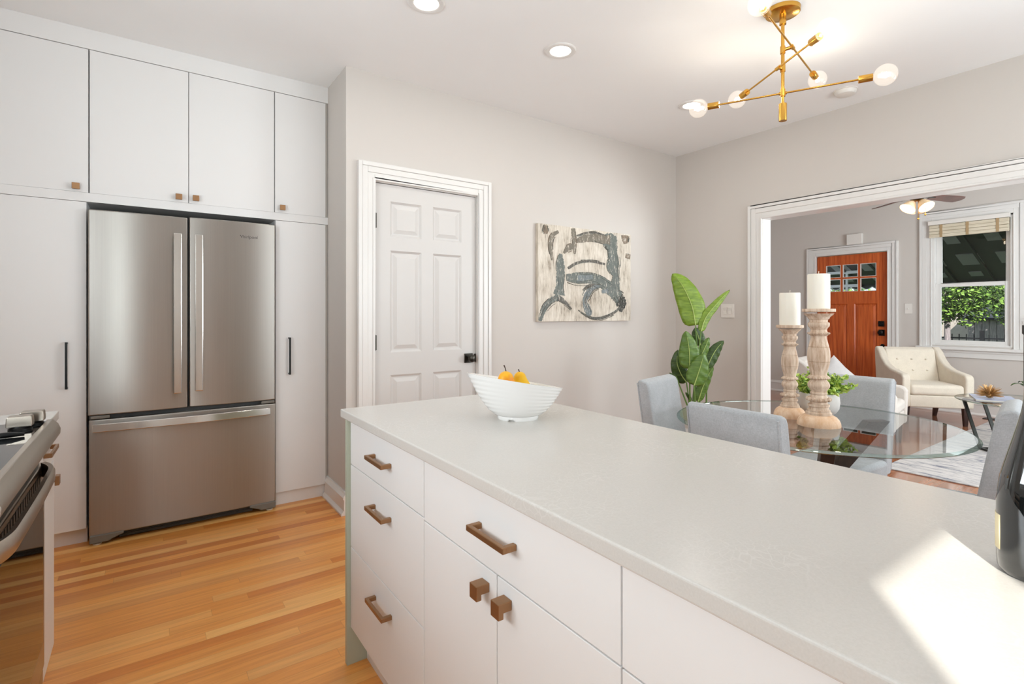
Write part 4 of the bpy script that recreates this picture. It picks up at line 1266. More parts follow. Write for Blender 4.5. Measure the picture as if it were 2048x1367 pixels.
# ---- dining chairs
def chair_parts(t):
    q = MB()
    prof = [(-0.215, 0.40), (-0.285, 0.885), (-0.282, 0.902), (-0.262, 0.906), (-0.228, 0.893), (-0.216, 0.87), (-0.150, 0.48), (-0.140, 0.40)]
    q.prism(prof, 0, -0.186, 0.186)
    q.build('backrest', M['fabric_grey'], t, local=True, smooth=40, bevel=0.016, bseg=3)
    q = MB()
    q.prism([(-0.195, -0.16), (0.195, -0.16), (0.180, 0.235), (-0.180, 0.235)], 2, 0.375, 0.482)
    q.build('seat', M['fabric_grey'], t, local=True, smooth=40, bevel=0.024, bseg=3)
    q = MB()
    for sx in (-1, 1):
        q.tube([(sx * 0.183, -0.218, 0.42), (sx * 0.183, -0.286, 0.888)], 0.0035, 8)
    q.tube([(-0.183, -0.237, 0.54), (0.183, -0.237, 0.54)], 0.003, 8)
    q.tube([(-0.183, -0.270, 0.772), (0.183, -0.270, 0.772)], 0.0022, 8)
    q.build('piping', M['fabric_grey'], t, local=True)
    for sx in (-1, 1):
        for y, y2 in ((0.20, 0.205), (-0.17, -0.215)):
            q = MB()
            w0, w1 = 0.021, 0.014
            A = q.ring([(sx * 0.155 + a * w1, y2 + b_ * w1, 0) for a, b_ in ((-1, -1), (1, -1), (1, 1), (-1, 1))])
            B = q.ring([(sx * 0.155 + a * w0, y + b_ * w0, 0.385) for a, b_ in ((-1, -1), (1, -1), (1, 1), (-1, 1))])
            q.bridge(A, B); q.face(A[::-1]); q.face(B)
            q.build('leg', M['leg_wood'], t, local=True, smooth=0, bevel=0.002)
GRP = 'grey upholstered chairs around the glass table'
ch = thing('dining_chair', 'grey linen dining chair nearest the island, its back turned to it', 'chair', (2.062, 1.108, 0), radians(-90), GRP)
chair_parts(ch)
dup(ch, (2.395, 1.640, 0), radians(194), 'grey linen dining chair in front of the tall plant, turned toward the table')
dup(ch, (3.045, 1.275, 0), radians(90), 'grey linen dining chair behind the candlesticks on the living room side of the table')
dup(ch, (2.730, 0.775, 0), radians(9), 'grey linen dining chair partly hidden behind the wine bottle')

# ---- candlesticks with pillar candles
def candlestick(c, h, rb, rp, label):
    z0 = 0.750
    t = thing('candlestick', label, 'candlestick', (c[0], c[1], z0))
    q = MB()
    q.lathe([(0.0, 0.0), (rb, 0.0), (rb, 0.006), (rb * 0.985, 0.016), (rb * 0.93, 0.028), (rb * 0.82, 0.040), (rb * 0.66, 0.048), (rb * 0.6, 0.05), (0, 0.05)], (c[0], c[1], z0), 48, cap=False)
    q.build('base', M['raw_wood'], t, smooth=40)
    q = MB()
    R0 = rb / 0.086
    # fraction of height above the base -> radius (turned rings, bulbs, vase shaped middle)
    F = [(0.0, .052), (.02, .052), (.03, .046), (.045, .046), (.05, .040), (.075, .038), (.08, .043), (.10, .043), (.105, .035), (.125, .034), (.13, .041), (.145, .044), (.155, .044),
         (.165, .036), (.18, .034), (.195, .030), (.20, .034), (.215, .034), (.22, .030), (.235, .033), (.27, .043), (.29, .044), (.315, .040), (.335, .032), (.345, .031), (.35, .042), (.362, .043), (.375, .040),
         (.385, .032), (.42, .034), (.47, .040), (.512, .044), (.515, .0415), (.52, .044), (.57, .0455), (.62, .044), (.655, .041), (.658, .0385), (.663, .040), (.70, .036), (.74, .0315), (.765, .031),
         (.775, .037), (.785, .041), (.797, .041), (.805, .034), (.825, .031), (.845, .036), (.862, .042), (.885, .043), (.897, .041), (.90, .0355), (.925, .0355), (.93, .040), (.95, .044), (.97, .055), (.985, .060)]
    hb, ht = 0.05, h - 0.014
    q.lathe([(max(0.001, r * R0), hb + (ht - hb) * f) for f, r in F], (c[0], c[1], z0), 44)
    # carved beads round the two collars
    for f, r, nb in ((.791, .041, 26), (.150, .043, 12), (.356, .042, 28)):
        for i in range(nb):
            a = 2 * pi * i / nb
            q.sphere((c[0] + r * R0 * cos(a), c[1] + r * R0 * sin(a), z0 + hb + (ht - hb) * f), 0.0042 * R0 if nb > 20 else 0.009 * R0, 8, 6)
    q.build('stem', M['candle_wood'], t, smooth=38)
    q = MB(); q.lathe([(rp * 0.86, h - 0.016), (rp, h - 0.013), (rp, h - 0.002), (rp * 0.985, h), (0.0, h)], (c[0], c[1], z0), 44, cap=False)
    q.build('cup', M['candle_wood'], t, smooth=38)
    return z0 + h
def candle(c, z0, r, h, label):
    q = MB(); q.lathe([(0, 0), (r * 0.985, 0), (r, 0.004), (r, h - 0.005), (r * 0.97, h), (r * 0.8, h - 0.001), (0.006, h - 0.004), (0, h - 0.004)], (c[0], c[1], z0), 48, cap=False)
    o = q.build('pillar_candle', M['wax'], origin=(c[0], c[1], z0), smooth=40)
    tag(o, label, 'candle')
    q = MB(); q.tube([(c[0], c[1], z0 + h - 0.006), (c[0] + 0.001, c[1], z0 + h + 0.006), (c[0] + 0.004, c[1] + 0.001, z0 + h + 0.013)], 0.0012, 6)
    q.build('wick', M['wick'], o)
c2 = (2.505, 1.118)
z = candlestick(c2, 0.530, 0.088, 0.067, 'taller whitewashed turned candlestick standing in front of the planter')
candle(c2, z, 0.0455, 0.158, 'taller ivory pillar candle, on the taller candlestick')
c1 = (2.590, 1.290)
z = candlestick(c1, 0.452, 0.072, 0.061, 'shorter whitewashed turned candlestick nearer the opening jamb')
candle(c1, z, 0.0465, 0.158, 'lower ivory pillar candle, on the shorter candlestick')

# ---- planter with lime foliage
PC = (2.772, 1.240, 0.750)
pp_ = thing('potted_plant', 'lime green leafy plant in round white planter on the glass table', 'plant', PC)
q = MB()
q.lathe([(0.0, 0.0), (0.055, 0.0), (0.078, 0.012), (0.092, 0.036), (0.0955, 0.066), (0.092, 0.098), (0.089, 0.112), (0.083, 0.112), (0.084, 0.09), (0.0, 0.088)], PC, 48, cap=False)
q.build('pot', M['pot'], pp_, smooth=50)
rnd = random.Random(11)
q = MB()
for s in range(95):
    a = rnd.uniform(0, 2 * pi); tl = rnd.uniform(0.085, 0.14) * (1.0 - 0.12 * math.cos(3 * a))
    lean = rnd.uniform(0.0, 1.15) ** 0.9
    p0 = Vector((PC[0] + 0.05 * cos(a) * rnd.random(), PC[1] + 0.05 * sin(a) * rnd.random(), PC[2] + 0.085))
    dirv = Vector((cos(a) * sin(lean), sin(a) * sin(lean), cos(lean)))
    path = [p0 + dirv * tl * u + Vector((0, 0, -0.008 * lean * u * u)) for u in (0, .33, .66, 1)]
    q.mi = 2
    q.tube(path, 0.0014, 5)
    for i in range(30):
        u = 0.25 + 0.75 * (i / 29)
        p = p0 + dirv * tl * u + Vector((0, 0, -0.008 * lean * u * u))
        r_ = rnd.uniform(0.008, 0.015)
        ax = Vector((rnd.uniform(-1, 1), rnd.uniform(-1, 1), rnd.uniform(-0.4, 1))).normalized()
        sd = ax.cross(Vector((rnd.uniform(-1, 1), rnd.uniform(-1, 1), rnd.uniform(-1, 1)))).normalized()
        q.mi = 0 if rnd.random() < 0.45 + 0.4 * u else 1
        up_ = ax.cross(sd) * r_ * 0.25
        vs = [p, p + ax * r_ + sd * r_ * 0.62 + up_, p + ax * r_ * 2.0, p + ax * r_ - sd * r_ * 0.62 + up_]
        q.face(q.ring(vs))
q.build('foliage', [M['succ1'], M['succ2'], M['stem']], pp_, smooth=0)

# ================================================================== CEILING FITTINGS
def can_light(x, y, label, power):
    t = thing('recessed_light', label, 'ceiling light', (x, y, H), 0, 'recessed ceiling lights in the kitchen')
    q = MB(); q.lathe([(0.060, -0.001), (0.062, -0.006), (0.070, -0.009), (0.086, -0.008), (0.091, -0.004), (0.092, 0.0)], (x, y, H), 48, cap=False)
    q.build('trim_ring', M['trim'], t)
    q = MB(); q.lathe([(0.0, -0.003), (0.061, -0.003)], (x, y, H), 40, cap=False)
    q.build('lens', M['lens'], t)
    add_light('recessed_lamp', 'AREA', (x, y, H - 0.012), power, (1.0, 0.97, 0.93), 0.11, aim=(0, 0, -1), parent=t)
can_light(1.144, 2.355, 'recessed ceiling light cut by the top edge, above the closet door side', 3)
can_light(1.999, 2.328, 'recessed ceiling light in open ceiling between fridge wall and chandelier', 3)
can_light(3.320, 2.374, 'recessed ceiling light seen behind a bulb of the brass chandelier', 3)
q = MB(); q.lathe([(0.0, -0.034), (0.045, -0.034), (0.058, -0.030), (0.066, -0.016), (0.068, -0.006), (0.074, -0.004), (0.074, 0)], (3.979, 1.600, H), 40, cap=False)
tag(q.build('smoke_detector', M['white_plastic'], origin=(3.979, 1.6, H)), 'round white smoke detector on the ceiling near the cased opening', 'smoke detector')

CH = (2.66, 1.36)
cd = thing('chandelier', 'brass chandelier with three crossed rods and six clear globe bulbs', 'ceiling light', (CH[0], CH[1], H))
q = MB(); q.lathe([(0.0, -0.024), (0.074, -0.024), (0.080, -0.020), (0.082, 0.0)], (*CH, H), 56, cap=False); q.build('canopy', M['gold'], cd)
q = MB()
q.cyl((*CH, 2.40), (*CH, H - 0.024), 0.0085)
q.lathe([(0.016, 2.735 - H), (0.016, 2.786 - H)], (*CH, H), 20)
q.cyl((*CH, 2.33), (*CH, 2.40), 0.007)
q.build('stem', M['gold'], cd)
q = MB(); q.lathe([(0.0, 2.243), (0.019, 2.243), (0.019, 2.330), (0.008, 2.330)], (*CH, 0), 28); q.build('finial', M['gold'], cd)
arms = [(2.386, Vector((-0.178, 0.372, 0)), Vector((0.195, -0.384, 0)), Vector((0.0, 0.0, 0))),
        (2.512, Vector((0.171, 0.354, 0)), Vector((-0.197, -0.298, 0)), Vector((-0.02, 0.026, 0))),
        (2.605, Vector((0.503, 0.058, 0)), Vector((-0.479, -0.144, 0)), Vector((0.008, -0.045, 0)))]
for z, A, B, off in arms:
    c = Vector((*CH, z))
    mid_ = c + (A + B) / 2
    u = (A - B).normalized()
    e1 = c + A; e2 = c + B
    q = MB()
    q.tube([e1 - u * 0.10, e2 + u * 0.10], 0.0046, 12)
    ar = q.build('arm', M['gold'], cd)
    # clamp joining rod to stem
    q = MB()
    q.lathe([(0.0125, -0.018), (0.0125, 0.018)], c, 20)
    near = e1 + (e2 - e1) * (((c - e1).dot(e2 - e1)) / (e2 - e1).length_squared)
    if (near - c).length > 0.012:
        q.tube([c, near], 0.0085, 12)
        d_ = (near - c).normalized()
        q.tube([near - u * 0.016, near + u * 0.016], 0.0095, 14)
    else:
        q.tube([near - u * 0.018, near + u * 0.018], 0.0085, 14)
    q.build('clamp', M['gold'], cd)
    for e, s in ((e1, 1), (e2, -1)):
        q = MB(); q.lathe([(0.0, 0), (0.0165, 0), (0.0175, 0.002), (0.0175, 0.058), (0.015, 0.058), (0.0, 0.05)], e - u * s * 0.108, 24, u * s, cap=False)
        q.build('socket', M['gold'], ar)
        q = MB()
        prof = [(0.013, -0.056), (0.0135, -0.046)] + [(0.049 * sin(radians(t_)), -0.049 * cos(radians(t_))) for t_ in range(24, 180, 8)] + [(0.0, 0.049)]
        q.lathe(prof, e, 28, u * s, cap=False)
        bu = q.build('bulb', M['bulb_glass'], ar, smooth=60)
        q = MB()
        for j in range(4):
            a = j * pi / 2
            side = u.orthogonal().normalized(); w_ = u.cross(side)
            o_ = (side * cos(a) + w_ * sin(a))
            q.tube([e - u * s * 0.028 + o_ * 0.004, e + o_ * 0.012, e + u * s * 0.020 + o_ * 0.006], 0.0022, 6)
        q.build('filament', M['filament'], bu)
        add_light('bulb_lamp', 'POINT', tuple(e), 1.05, (1.0, 0.92, 0.82), 0.03, parent=cd)

# ================================================================== LIVING ROOM
# ---- rug
rg_ = MB().box(4.90, 8.02, -0.5, 1.70, 0.0, 0.010).build('rug', M['rug'], origin=(6.4, 0.6, 0), smooth=0, bevel=0.004)
tag(rg_, 'pale distressed area rug on the living room floor', 'rug')

# ---- armchairs
def armchair_parts(t, mat):
    q = MB()   # shell: back and flowing arms from a swept outline
    # back
    q.prism([(-0.30, 0.30), (-0.385, 0.80), (-0.375, 0.835), (-0.345, 0.845), (-0.285, 0.815), (-0.17, 0.42), (-0.16, 0.30)], 0, -0.262, 0.262)
    q.build('backrest', mat, t, local=True, smooth=40, bevel=0.018, bseg=3)
    for sx in (-1, 1):
        q = MB()
        side = [(-0.335, 0.20), (-0.395, 0.80), (-0.385, 0.842), (-0.345, 0.848), (-0.275, 0.80), (-0.20, 0.715), (-0.10, 0.645), (0.03, 0.605), (0.20, 0.585), (0.30, 0.575), (0.335, 0.555), (0.345, 0.52), (0.335, 0.20)]
        a0, a1 = sorted((sx * 0.262, sx * 0.345))
        q.prism(side, 0, a0, a1)
        q.build('arm', mat, t, local=True, smooth=40, bevel=0.020, bseg=3)
    q = MB(); q.box(-0.265, 0.265, -0.30, 0.325, 0.20, 0.335); q.build('seat_frame', mat, t, local=True, smooth=40, bevel=0.012, bseg=3)
    q = MB(); q.prism([(-0.262, -0.19), (0.262, -0.19), (0.262, 0.335), (-0.262, 0.335)], 2, 0.335, 0.455); q.build('seat_cushion', mat, t, local=True, smooth=40, bevel=0.038, bseg=4)
    for x in (-0.15, 0.0, 0.15):
        for z_, y_ in ((0.70, -0.243), (0.57, -0.207)):
            q = MB(); q.sphere((x, y_, z_), 0.012, 12, 8, 0.7); q.build('button', mat, t, local=True)
    for sx in (-1, 1):
        for y, y2 in ((0.285, 0.285), (-0.29, -0.345)):
            q = MB()
            A = q.ring([(sx * 0.285 + a * 0.017, y2 + b_ * 0.017, 0.0) for a, b_ in ((-1, -1), (1, -1), (1, 1), (-1, 1))])
            B = q.ring([(sx * 0.285 + a * 0.028, y + b_ * 0.028, 0.21) for a, b_ in ((-1, -1), (1, -1), (1, 1), (-1, 1))])
            q.bridge(A, B); q.face(A[::-1]); q.face(B)
            q.build('leg', M['leg_wood'], t, local=True, smooth=0, bevel=0.002)
a1_ = thing('armchair', 'cream tufted armchair under the living room window, facing the room', 'armchair', (7.478, 2.187, 0), radians(130.5))
armchair_parts(a1_, M['fabric_cream'])
a2_ = thing('armchair', 'pale armchair seen from its side through the opening, grey pillow in it', 'armchair', (5.665, 2.225, 0), radians(190))
a2_.scale = (1.0, 1.18, 0.965)
armchair_parts(a2_, M['fabric_shaded'])
# pillow standing on its corner in the nearer armchair
q = MB()
N_ = 14
s_ = 0.155
for sg in (1, -1):
    grid = []
    for i in range(N_ + 1):
        row = []
        for j in range(N_ + 1):
            u, v = 2 * i / N_ - 1, 2 * j / N_ - 1
            th = 0.055 * ((1 - u * u) * (1 - v * v)) ** 0.45
            pin = 1 - 0.06 * (1 - abs(u * v))
            row.append(q.bm.verts.new((u * s_ * pin, sg * th, v * s_ * pin)))
        grid.append(row)
    for i in range(N_):
        for j in range(N_):
            q.face([grid[i][j], grid[i + 1][j], grid[i + 1][j + 1], grid[i][j + 1]])
q.xform(Matrix.Translation((5.60, 2.345, 0.625)) @ Matrix.Rotation(radians(-40), 4, 'Z') @ Matrix.Rotation(radians(-12), 4, 'X') @ Matrix.Rotation(radians(-42), 4, 'Y'))
tag(q.build('throw_pillow', M['fabric_pillow'], origin=(5.60, 2.345, 0.43), smooth=60), 'grey throw pillow standing on its corner in the pale armchair', 'pillow')

# ---- round glass side table
SC = Vector((6.56, 1.16, 0.010))
stb = thing('coffee_table', 'round glass coffee table on bent black metal bars, standing on the rug', 'table', tuple(SC))
q = MB(); q.lathe([(0.0, 0.432), (0.478, 0.432), (0.480, 0.435), (0.480, 0.439), (0.478, 0.442), (0.0, 0.442)], SC, 96, cap=False)
q.build('glass_top', M['table_glass'], stb, smooth=30)
q = MB(); q.lathe([(0.478, 0.4315), (0.4812, 0.434), (0.4812, 0.440), (0.478, 0.4425)], SC, 96, cap=False)
q.build('glass_edge', M['glass_edge'], stb, smooth=30)
def frame_bar(p_, r_, w_, h_):
    q = MB(); q.bar(p_, r_, w_, h_); q.build('frame_bar', M['dark_metal'], stb, smooth=0)
for sg in (1, -1):
    A_, C_ = Vector((-0.104, 0.40, 0.424)), Vector((-0.224, 0.225, 0.424))
    B_, D_ = Vector((-0.300, 0.235, 0.010)), Vector((-0.420, 0.060, 0.010))
    A_, B_, C_, D_ = [SC + Vector((v.x * sg, v.y * sg, v.z)) for v in (A_, B_, C_, D_)]
    for p_, r_ in ((A_, B_), (C_, D_)):
        q = MB(); q.bar(p_, r_, 0.026, 0.016, up=(0.8, 0.6, 0)); q.build('leg', M['dark_metal'], stb, smooth=0)
    frame_bar(B_, D_, 0.026, 0.018); frame_bar(A_, C_, 0.026, 0.012)
    if sg == 1: e0, e1_ = B_, C_
    else:
        frame_bar(e0, B_, 0.026, 0.018); frame_bar(e1_, C_, 0.026, 0.012)
TZ = SC.z + 0.442
mg = thing('magazine', 'open blue and white magazine lying flat on the coffee table', 'magazine', (6.53, 1.36, TZ + 0.001), radians(20))
q = MB(); q.box(-0.20, 0.20, -0.15, 0.15, 0, 0.009); q.build('pages', M['paper_dark'], mg, local=True, smooth=0)
q = MB(); q.box(-0.203, 0.203, -0.153, 0.153, 0.009, 0.0105); q.build('cover', M['paper'], mg, local=True, smooth=0)
q = MB()
rnd = random.Random(5)
uc = Vector((6.46, 1.375, TZ + 0.0116))
q.sphere(uc + Vector((0, 0, 0.03)), 0.028, 16, 10)
for i in range(170):
    a = rnd.uniform(0, 2 * pi); e = math.asin(rnd.uniform(-0.15, 1))
    d = Vector((cos(a) * cos(e), sin(a) * cos(e), sin(e)))
    L_ = rnd.uniform(0.085, 0.115)
    p1 = uc + Vector((0, 0, 0.03)) + d * L_
    p1.z = max(p1.z, uc.z + 0.004)
    q.tube([uc + Vector((0, 0, 0.03)) + d * 0.02, p1], [0.0042, 0.0008], 5)
tag(q.build('sea_urchin_ornament', M['gold_dark'], origin=uc, smooth=0), 'spiky golden urchin ornament sitting on the magazine', 'ornament')
vz = Vector((6.36, 1.06, TZ))
vt = thing('potted_plant', 'small white pot with dark green leaves at the edge of the coffee table', 'plant', tuple(vz))
q = MB(); q.lathe([(0, 0), (0.05, 0), (0.062, 0.03), (0.06, 0.09), (0.054, 0.11), (0.048, 0.108), (0.05, 0.08), (0, 0.08)], vz, 32, cap=False); q.build('pot', M['white_ceramic'], vt)
for az in (144, 185, 40, 260, 330):
    a = radians(az); d = Vector((cos(a), sin(a), 0)); w_ = Vector((-sin(a), cos(a), 0))
    q = MB()
    rows_ = []
    for i in range(9):
        s = i / 8
        p = vz + Vector((0, 0, 0.09)) + d * (0.20 * s) + Vector((0, 0, 0.10 * sin(pi * s * 0.7)))
        hw = 0.026 * max(0.03, sin(pi * min(0.99, s + 0.04)) ** 0.7)
        rows_.append(q.ring([p - w_ * hw + Vector((0, 0, 0.006)), p, p + w_ * hw + Vector((0, 0, 0.006))]))
    for A, B in zip(rows_, rows_[1:]):
        q.face([A[0], A[1], B[1], B[0]]); q.face([A[1], A[2], B[2], B[1]])
    l_ = q.build('leaf', M['leaf2'], vt, smooth=60)
    so = l_.modifiers.new('solid', 'SOLIDIFY'); so.thickness = 0.001

# ---- ceiling fan
FC = Vector((6.45, 1.93, 0))
fn = thing('ceiling_fan', 'ceiling fan with dark wood blades and frosted lamp shades in the living room', 'ceiling fan', (FC.x, FC.y, H))
q = MB()
q.lathe([(0.0, -0.06), (0.05, -0.055), (0.07, -0.02), (0.072, 0)], (FC.x, FC.y, H), 32, cap=False)
q.cyl((FC.x, FC.y, 2.57), (FC.x, FC.y, H - 0.05), 0.012)
q.build('downrod', M['bronze'], fn)
q = MB(); q.lathe([(0.0, 2.42), (0.05, 2.42), (0.065, 2.435), (0.11, 2.45), (0.125, 2.50), (0.11, 2.555), (0.05, 2.58), (0, 2.58)], (FC.x, FC.y, 0), 40, cap=False)
q.build('motor', M['bronze'], fn)
for k in range(5):
    a = radians(-19 + 72 * k)
    d = Vector((cos(a), sin(a), 0)); w_ = Vector((-sin(a), cos(a), 0))
    q = MB()
    out_ = [(0.20, -0.05), (0.52, -0.068), (0.60, -0.064), (0.635, -0.03), (0.642, 0.0), (0.635, 0.03), (0.60, 0.064), (0.52, 0.068), (0.20, 0.05)]
    tilt = radians(-13)
    T_, B_ = [], []
    for r_, s_ in out_:
        p = FC + d * r_ + w_ * (s_ * cos(tilt)) + Vector((0, 0, 2.462 + s_ * sin(tilt)))
        T_.append(p + Vector((0, 0, 0.003))); B_.append(p - Vector((0, 0, 0.003)))
    A, B = q.ring(B_), q.ring(T_)
    q.bridge(A, B); q.face(A[::-1]); q.face(B)
    bl = q.build('blade', M['fan_wood'], fn, smooth=0)
    q = MB(); q.bar(FC + d * 0.10 + Vector((0, 0, 2.455)), FC + d * 0.24 + Vector((0, 0, 2.458)), 0.035, 0.006); q.build('blade_iron', M['bronze'], bl, smooth=0)
n = NT('frosted_lamp_shade')
n.set((lin((250, 222, 186))), 0.5, 0, 0.3)
n.p.inputs['Emission Color'].default_value = lin((255, 206, 142))
n.p.inputs['Emission Strength'].default_value = 0.22
M['shade'] = n.m
M['shade_glow'] = emitter('lit_bulb_glow', (255, 240, 214), 6.0)
for az in (152, 242, 332, 62):
    a = radians(az)
    d = Vector((cos(a), sin(a), 0))
    ax = (d * 0.62 + Vector((0, 0, -0.78))).normalized()
    base_ = FC + Vector((0, 0, 2.405)) + d * 0.045
    q = MB()
    q.cyl(FC + Vector((0, 0, 2.42)), base_, 0.012)
    q.lathe([(0.02, -0.005), (0.022, 0.02)], base_, 20, ax)
    arm_ = q.build('lamp_arm', M['gold_dark'], fn)
    q = MB(); q.lathe([(0.026, 0.012), (0.04, 0.03), (0.052, 0.055), (0.060, 0.08), (0.072, 0.10), (0.070, 0.101), (0.058, 0.082), (0.048, 0.055), (0.036, 0.032), (0.022, 0.016)], base_, 32, ax, cap=False)
    q.build('lamp_shade', M['shade'], arm_, smooth=50)
    q = MB(); q.sphere(base_ + ax * 0.072, 0.024, 16, 10); q.build('lamp_bulb', M['shade_glow'], arm_)
    add_light('fan_lamp', 'POINT', tuple(base_ + ax * 0.12), 0.8, (1.0, 0.84, 0.64), 0.03, parent=fn)
for dx, dy, L_ in ((-0.03, -0.02, 0.20), (0.0, -0.07, 0.16)):
    q = MB(); q.tube([(FC.x + dx, FC.y + dy, 2.42), (FC.x + dx, FC.y + dy, 2.42 - L_)], 0.0018, 6)
    q.sphere((FC.x + dx, FC.y + dy, 2.42 - L_), 0.010, 12, 8); q.build('pull_chain', M['gold'], fn)

# ---- blind, chime, vent, sprig
bl = thing('roman_blind', 'cream rolled up woven blind with brown bands at the window head', 'blind', (XF - 0.03, 1.98, 2.45))
q = MB(); q.box(XF - 0.075, XF - 0.03, 1.59, 2.375, 2.40, 2.452); q.build('head_rail', M['white_plastic'], bl, smooth=0, bevel=0.003)
n = NT('woven_cream_blind')
f = n.noise(n.coord('Object', (4, 4, 260)), 1.0, 3)
n.set(n.ramp(f, [(0.35, lin((196, 184, 160))), (0.65, lin((226, 217, 198)))]), 0.85, 0, 0.2)
M['blind'] = n.m
M['blind_band'] = plain('brown_blind_tape', (170, 144, 108), 0.9)
q = MB()
for i in range(4):
    q.box(XF - 0.068 + 0.006 * (i % 2), XF - 0.034, 1.60, 2.365, 2.238 + 0.04 * i, 2.276 + 0.04 * i)
fo = q.build('folds', M['blind'], bl, smooth=0, bevel=0.004)
for y in (1.70, 1.98, 2.24):
    MB().box(XF - 0.0695, XF - 0.060, y - 0.014, y + 0.014, 2.237, 2.40).build('band', M['blind_band'], fo, smooth=0)
q = MB(); q.box(XF - 0.05, XF, 3.145, 3.345, 2.255, 2.405)
tag(q.build('door_chime', M['white_plastic'], origin=(XF, 3.245, 2.25), smooth=0, bevel=0.006), 'white door chime box on the wall above the wooden front door', 'door chime')
vt_ = thing('floor_vent', 'black floor register by the baseboard below the window', 'vent', (8.22, 1.66, 0.0))
MB().box(8.16, 8.28, 1.52, 1.80, 0.0, 0.006).build('frame', M['black'], vt_, smooth=0)
q = MB()
for i in range(10): q.box(8.175, 8.265, 1.535 + 0.026 * i, 1.545 + 0.026 * i, 0.006, 0.008)
q.build('louvres', M['bronze'], vt_, smooth=0)
sv = thing('flower_vase', 'small white vase with a pale sprig standing on the window sill', 'vase', (XF - 0.045, 1.400, 0.832))
q = MB(); q.lathe([(0, 0), (0.026, 0), (0.034, 0.025), (0.026, 0.06), (0.016, 0.08), (0.018, 0.09), (0, 0.088)], (XF - 0.045, 1.400, 0.832), 24, cap=False); q.build('vase', M['white_ceramic'], sv)
q = MB()
rnd = random.Random(2)
for i in range(7):
    p0 = Vector((XF - 0.045, 1.40, 0.915)); p1 = p0 + Vector((rnd.uniform(-0.03, 0.02), rnd.uniform(-0.05, 0.08), rnd.uniform(0.16, 0.30)))
    q.tube([p0, (p0 + p1) / 2 + Vector((0, 0.01, 0)), p1], 0.0015, 5)
    for j in range(9):
        q.sphere(p0 + (p1 - p0) * rnd.uniform(0.45, 1) + Vector((rnd.uniform(-.012, .012), rnd.uniform(-.02, .02), rnd.uniform(-.012, .012))), 0.006, 6, 5)
q.build('sprig', M['pot'], sv, smooth=0)

# ================================================================== OUTDOORS
gr = struct(MB().box(8.54, 30, -14, 22, -0.5, -0.35).build('ground', M['grass'], smooth=0))
struct(MB().box(8.54, 11.0, -2.0, 6.5, -0.35, -0.12).build('porch_floor', M['porch'], smooth=0))
aw = thing('awning', 'dark metal porch awning with pale squares and scalloped edge outside the window', 'awning', (8.56, 2.6, 2.75))
AX0, AX1, AZ0, AZ1 = 8.56, 11.3, 2.78, 1.80
q = MB(); q.prism([(AX0, AZ0), (AX1, AZ1), (AX1, AZ1 + 0.03), (AX0, AZ0 + 0.03)], 1, -1.5, 6.2); q.build('roof_panel', M['awning'], aw, smooth=0)
def aw_pt(s): return (AX0 + (AX1 - AX0) * s, AZ0 + (AZ1 - AZ0) * s)
q = MB()
for k in range(14):
    y = -0.9 + 0.46 * k
    for s0, s1 in ((0.12, 0.26), (0.40, 0.48), (0.62, 0.76), (0.86, 0.92)):
        (xa, za), (xb, zb) = aw_pt(s0), aw_pt(s1)
        q.prism([(xa, za - 0.001), (xb, zb - 0.001), (xb, zb - 0.012), (xa, za - 0.012)], 1, y + (0.1 if s0 in (0.40, 0.86) else 0), y + 0.26)
q.build('pale_slats', M['awning_pale'], aw, smooth=0)
q = MB()
for k in range(16):
    y = -1.5 + 0.48 * k
    q.bar((AX0, y, AZ0 - 0.02), (AX1, y, AZ1 - 0.02), 0.03, 0.04)
q.build('rib', M['awning'], aw, smooth=0)
q = MB()
pts = []
for k in range(43):
    y = -1.5 + 0.18 * k
    pts += [(y + 0.18 * j / 6, AZ1 - 0.03 - 0.045 * sin(pi * j / 6)) for j in range(6)]
pts = [p for p in pts if p[0] <= 6.2]
q.prism([(-1.5, AZ1 + 0.03)] + pts + [(6.2, AZ1 + 0.03)], 0, AX1, AX1 + 0.012)
q.build('valance', M['awning'], aw, smooth=0)
q = MB()
for k in range(42):
    y = -1.5 + 0.18 * k
    q.tube([(AX1 - 0.004, y + 0.18 * j / 6, AZ1 - 0.032 - 0.045 * sin(pi * j / 6)) for j in range(7)], 0.009, 6)
q.build('valance_edging', M['white_rail'], aw, smooth=0)
rl = thing('porch_trellis', 'white horizontal porch rails seen through the front door lights', 'trellis', (10.6, 4.6, -0.12))
for z in (1.60, 1.74, 1.88, 1.99):
    MB().box(10.58, 10.62, 4.02, 5.6, z, z + 0.05).build('rail', M['white_rail'], rl, smooth=0)
for y in (4.22, 4.60, 5.0):
    MB().box(10.585, 10.615, y, y + 0.035, -0.12, 2.03).build('post', M['white_rail'], rl, smooth=0)

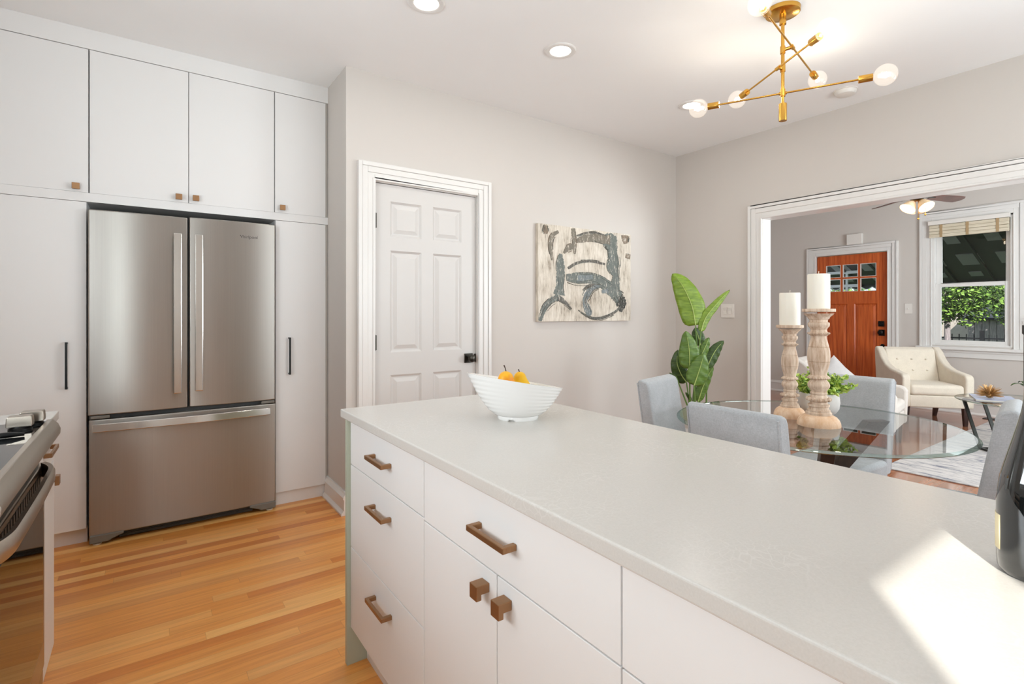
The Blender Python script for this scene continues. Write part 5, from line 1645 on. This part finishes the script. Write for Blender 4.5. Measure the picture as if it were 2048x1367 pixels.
def bush(name, c, size, n_, label, cat, s=0, dark=0.5, leafs=0.075, trunk=True):
    t = thing(name, label, cat, (c[0], c[1], -0.35))
    rnd = random.Random(s)
    q = MB()
    for i in range(n_):
        while True:
            v = Vector((rnd.uniform(-1, 1), rnd.uniform(-1, 1), rnd.uniform(-1, 1)))
            if 0.35 < v.length < 1: break
        k = 1 + 0.22 * sin(v.x * 7 + s) * cos(v.y * 6 + v.z * 5)
        p = Vector((c[0] + v.x * size[0] * k, c[1] + v.y * size[1] * k, c[2] + v.z * size[2] * k))
        if p.z < -0.33: continue
        r_ = rnd.uniform(0.6, 1.25) * leafs
        ax = Vector((rnd.uniform(-1, 1), rnd.uniform(-1, 1), rnd.uniform(-1, 1))).normalized()
        sd = ax.orthogonal().normalized()
        q.mi = 1 if rnd.random() < dark else 0
        q.face(q.ring([p, p + ax * r_ + sd * r_ * 0.55, p + ax * r_ * 2, p + ax * r_ - sd * r_ * 0.55]))
    q.build('foliage', [M['hedge1'], M['hedge2']], t, smooth=0)
    if trunk:
        q = MB(); q.cyl((c[0], c[1], -0.35), (c[0], c[1], c[2]), 0.07, 0.04, 10); q.build('trunk', M['fence_wood'], t)
bush('garden_tree', (13.6, 3.55, 1.66), (0.7, 0.95, 0.58), 8000, 'bright green leafy tree beyond the porch, left part of the window', 'tree', 1, 0.5, leafs=0.042)
bush('garden_tree', (15.4, 2.35, 1.70), (0.8, 1.0, 0.75), 8000, 'darker green tree beyond the porch, right part of the window', 'tree', 2, 0.75, leafs=0.045)
bush('garden_shrub', (12.6, 5.35, 1.28), (0.5, 0.95, 0.72), 5000, 'light green shrub behind the white porch rails', 'shrub', 3, 0.25, leafs=0.05, trunk=False)
bush('garden_shrub', (12.3, 3.2, -0.05), (0.4, 0.9, 0.42), 1500, 'low green shrub in front of the iron fence', 'shrub', 4, 0.4, trunk=False)
bush('garden_shrub', (17.2, 0.6, 1.0), (0.6, 1.4, 1.5), 3000, 'tall dark shrub behind the iron fence', 'shrub', 5, 0.85, trunk=False)
sh = thing('garden_shed', 'weathered grey board shed beyond the garden fence', 'shed', (17.3, 3.35, -0.35))
q = MB()
for k in range(9): q.box(16.7, 16.74, 2.75 + 0.135 * k, 2.875 + 0.135 * k, -0.35, 1.12)
q.box(16.74, 17.9, 2.76, 3.96, -0.35, 1.10)
q.build('wall', M['fence_wood'], sh, smooth=0)
q = MB(); q.prism([(16.6, 1.10), (18.0, 1.45), (18.0, 1.5), (16.6, 1.15)], 1, 2.65, 4.05); q.build('roof', M['iron'], sh, smooth=0)
gw = MB().box(18.5, 18.8, -6, 14, -0.35, 1.9).build('garden_wall', M['stone'], origin=(18.6, 4, -0.35), smooth=0)
struct(gw)
fe = thing('iron_fence', 'black iron fence in front of the garden shed', 'fence', (14.2, 3.0, -0.35))
q = MB()
for z in (-0.2, 0.72): q.box(14.19, 14.22, 0.5, 6.0, z, z + 0.03)
q.build('rail', M['iron'], fe, smooth=0)
q = MB()
for k in range(46): q.box(14.195, 14.215, 0.5 + 0.12 * k, 0.515 + 0.12 * k, -0.35, 0.82)
q.build('pickets', M['iron'], fe, smooth=0)
for y in (1.9, 3.1, 4.3): MB().box(14.17, 14.24, y, y + 0.07, -0.35, 0.9).build('post', M['iron'], fe, smooth=0)
# unseen blocks added to keep the low sun off the added windows
struct(MB().box(-3.0, 9.5, -7.0, -4.2, -0.35, 6.2).build('sun_block_wall_back', M['brick'], smooth=0))
struct(MB().box(-6.0, -4.4, -3.55, 6.0, -0.35, 5.6).build('sun_block_wall_left', M['brick'], smooth=0))
struct(MB().box(-12, 12, -14, YB - 0.14, -0.5, -0.35).build('ground_side_yard', M['grass'], smooth=0))
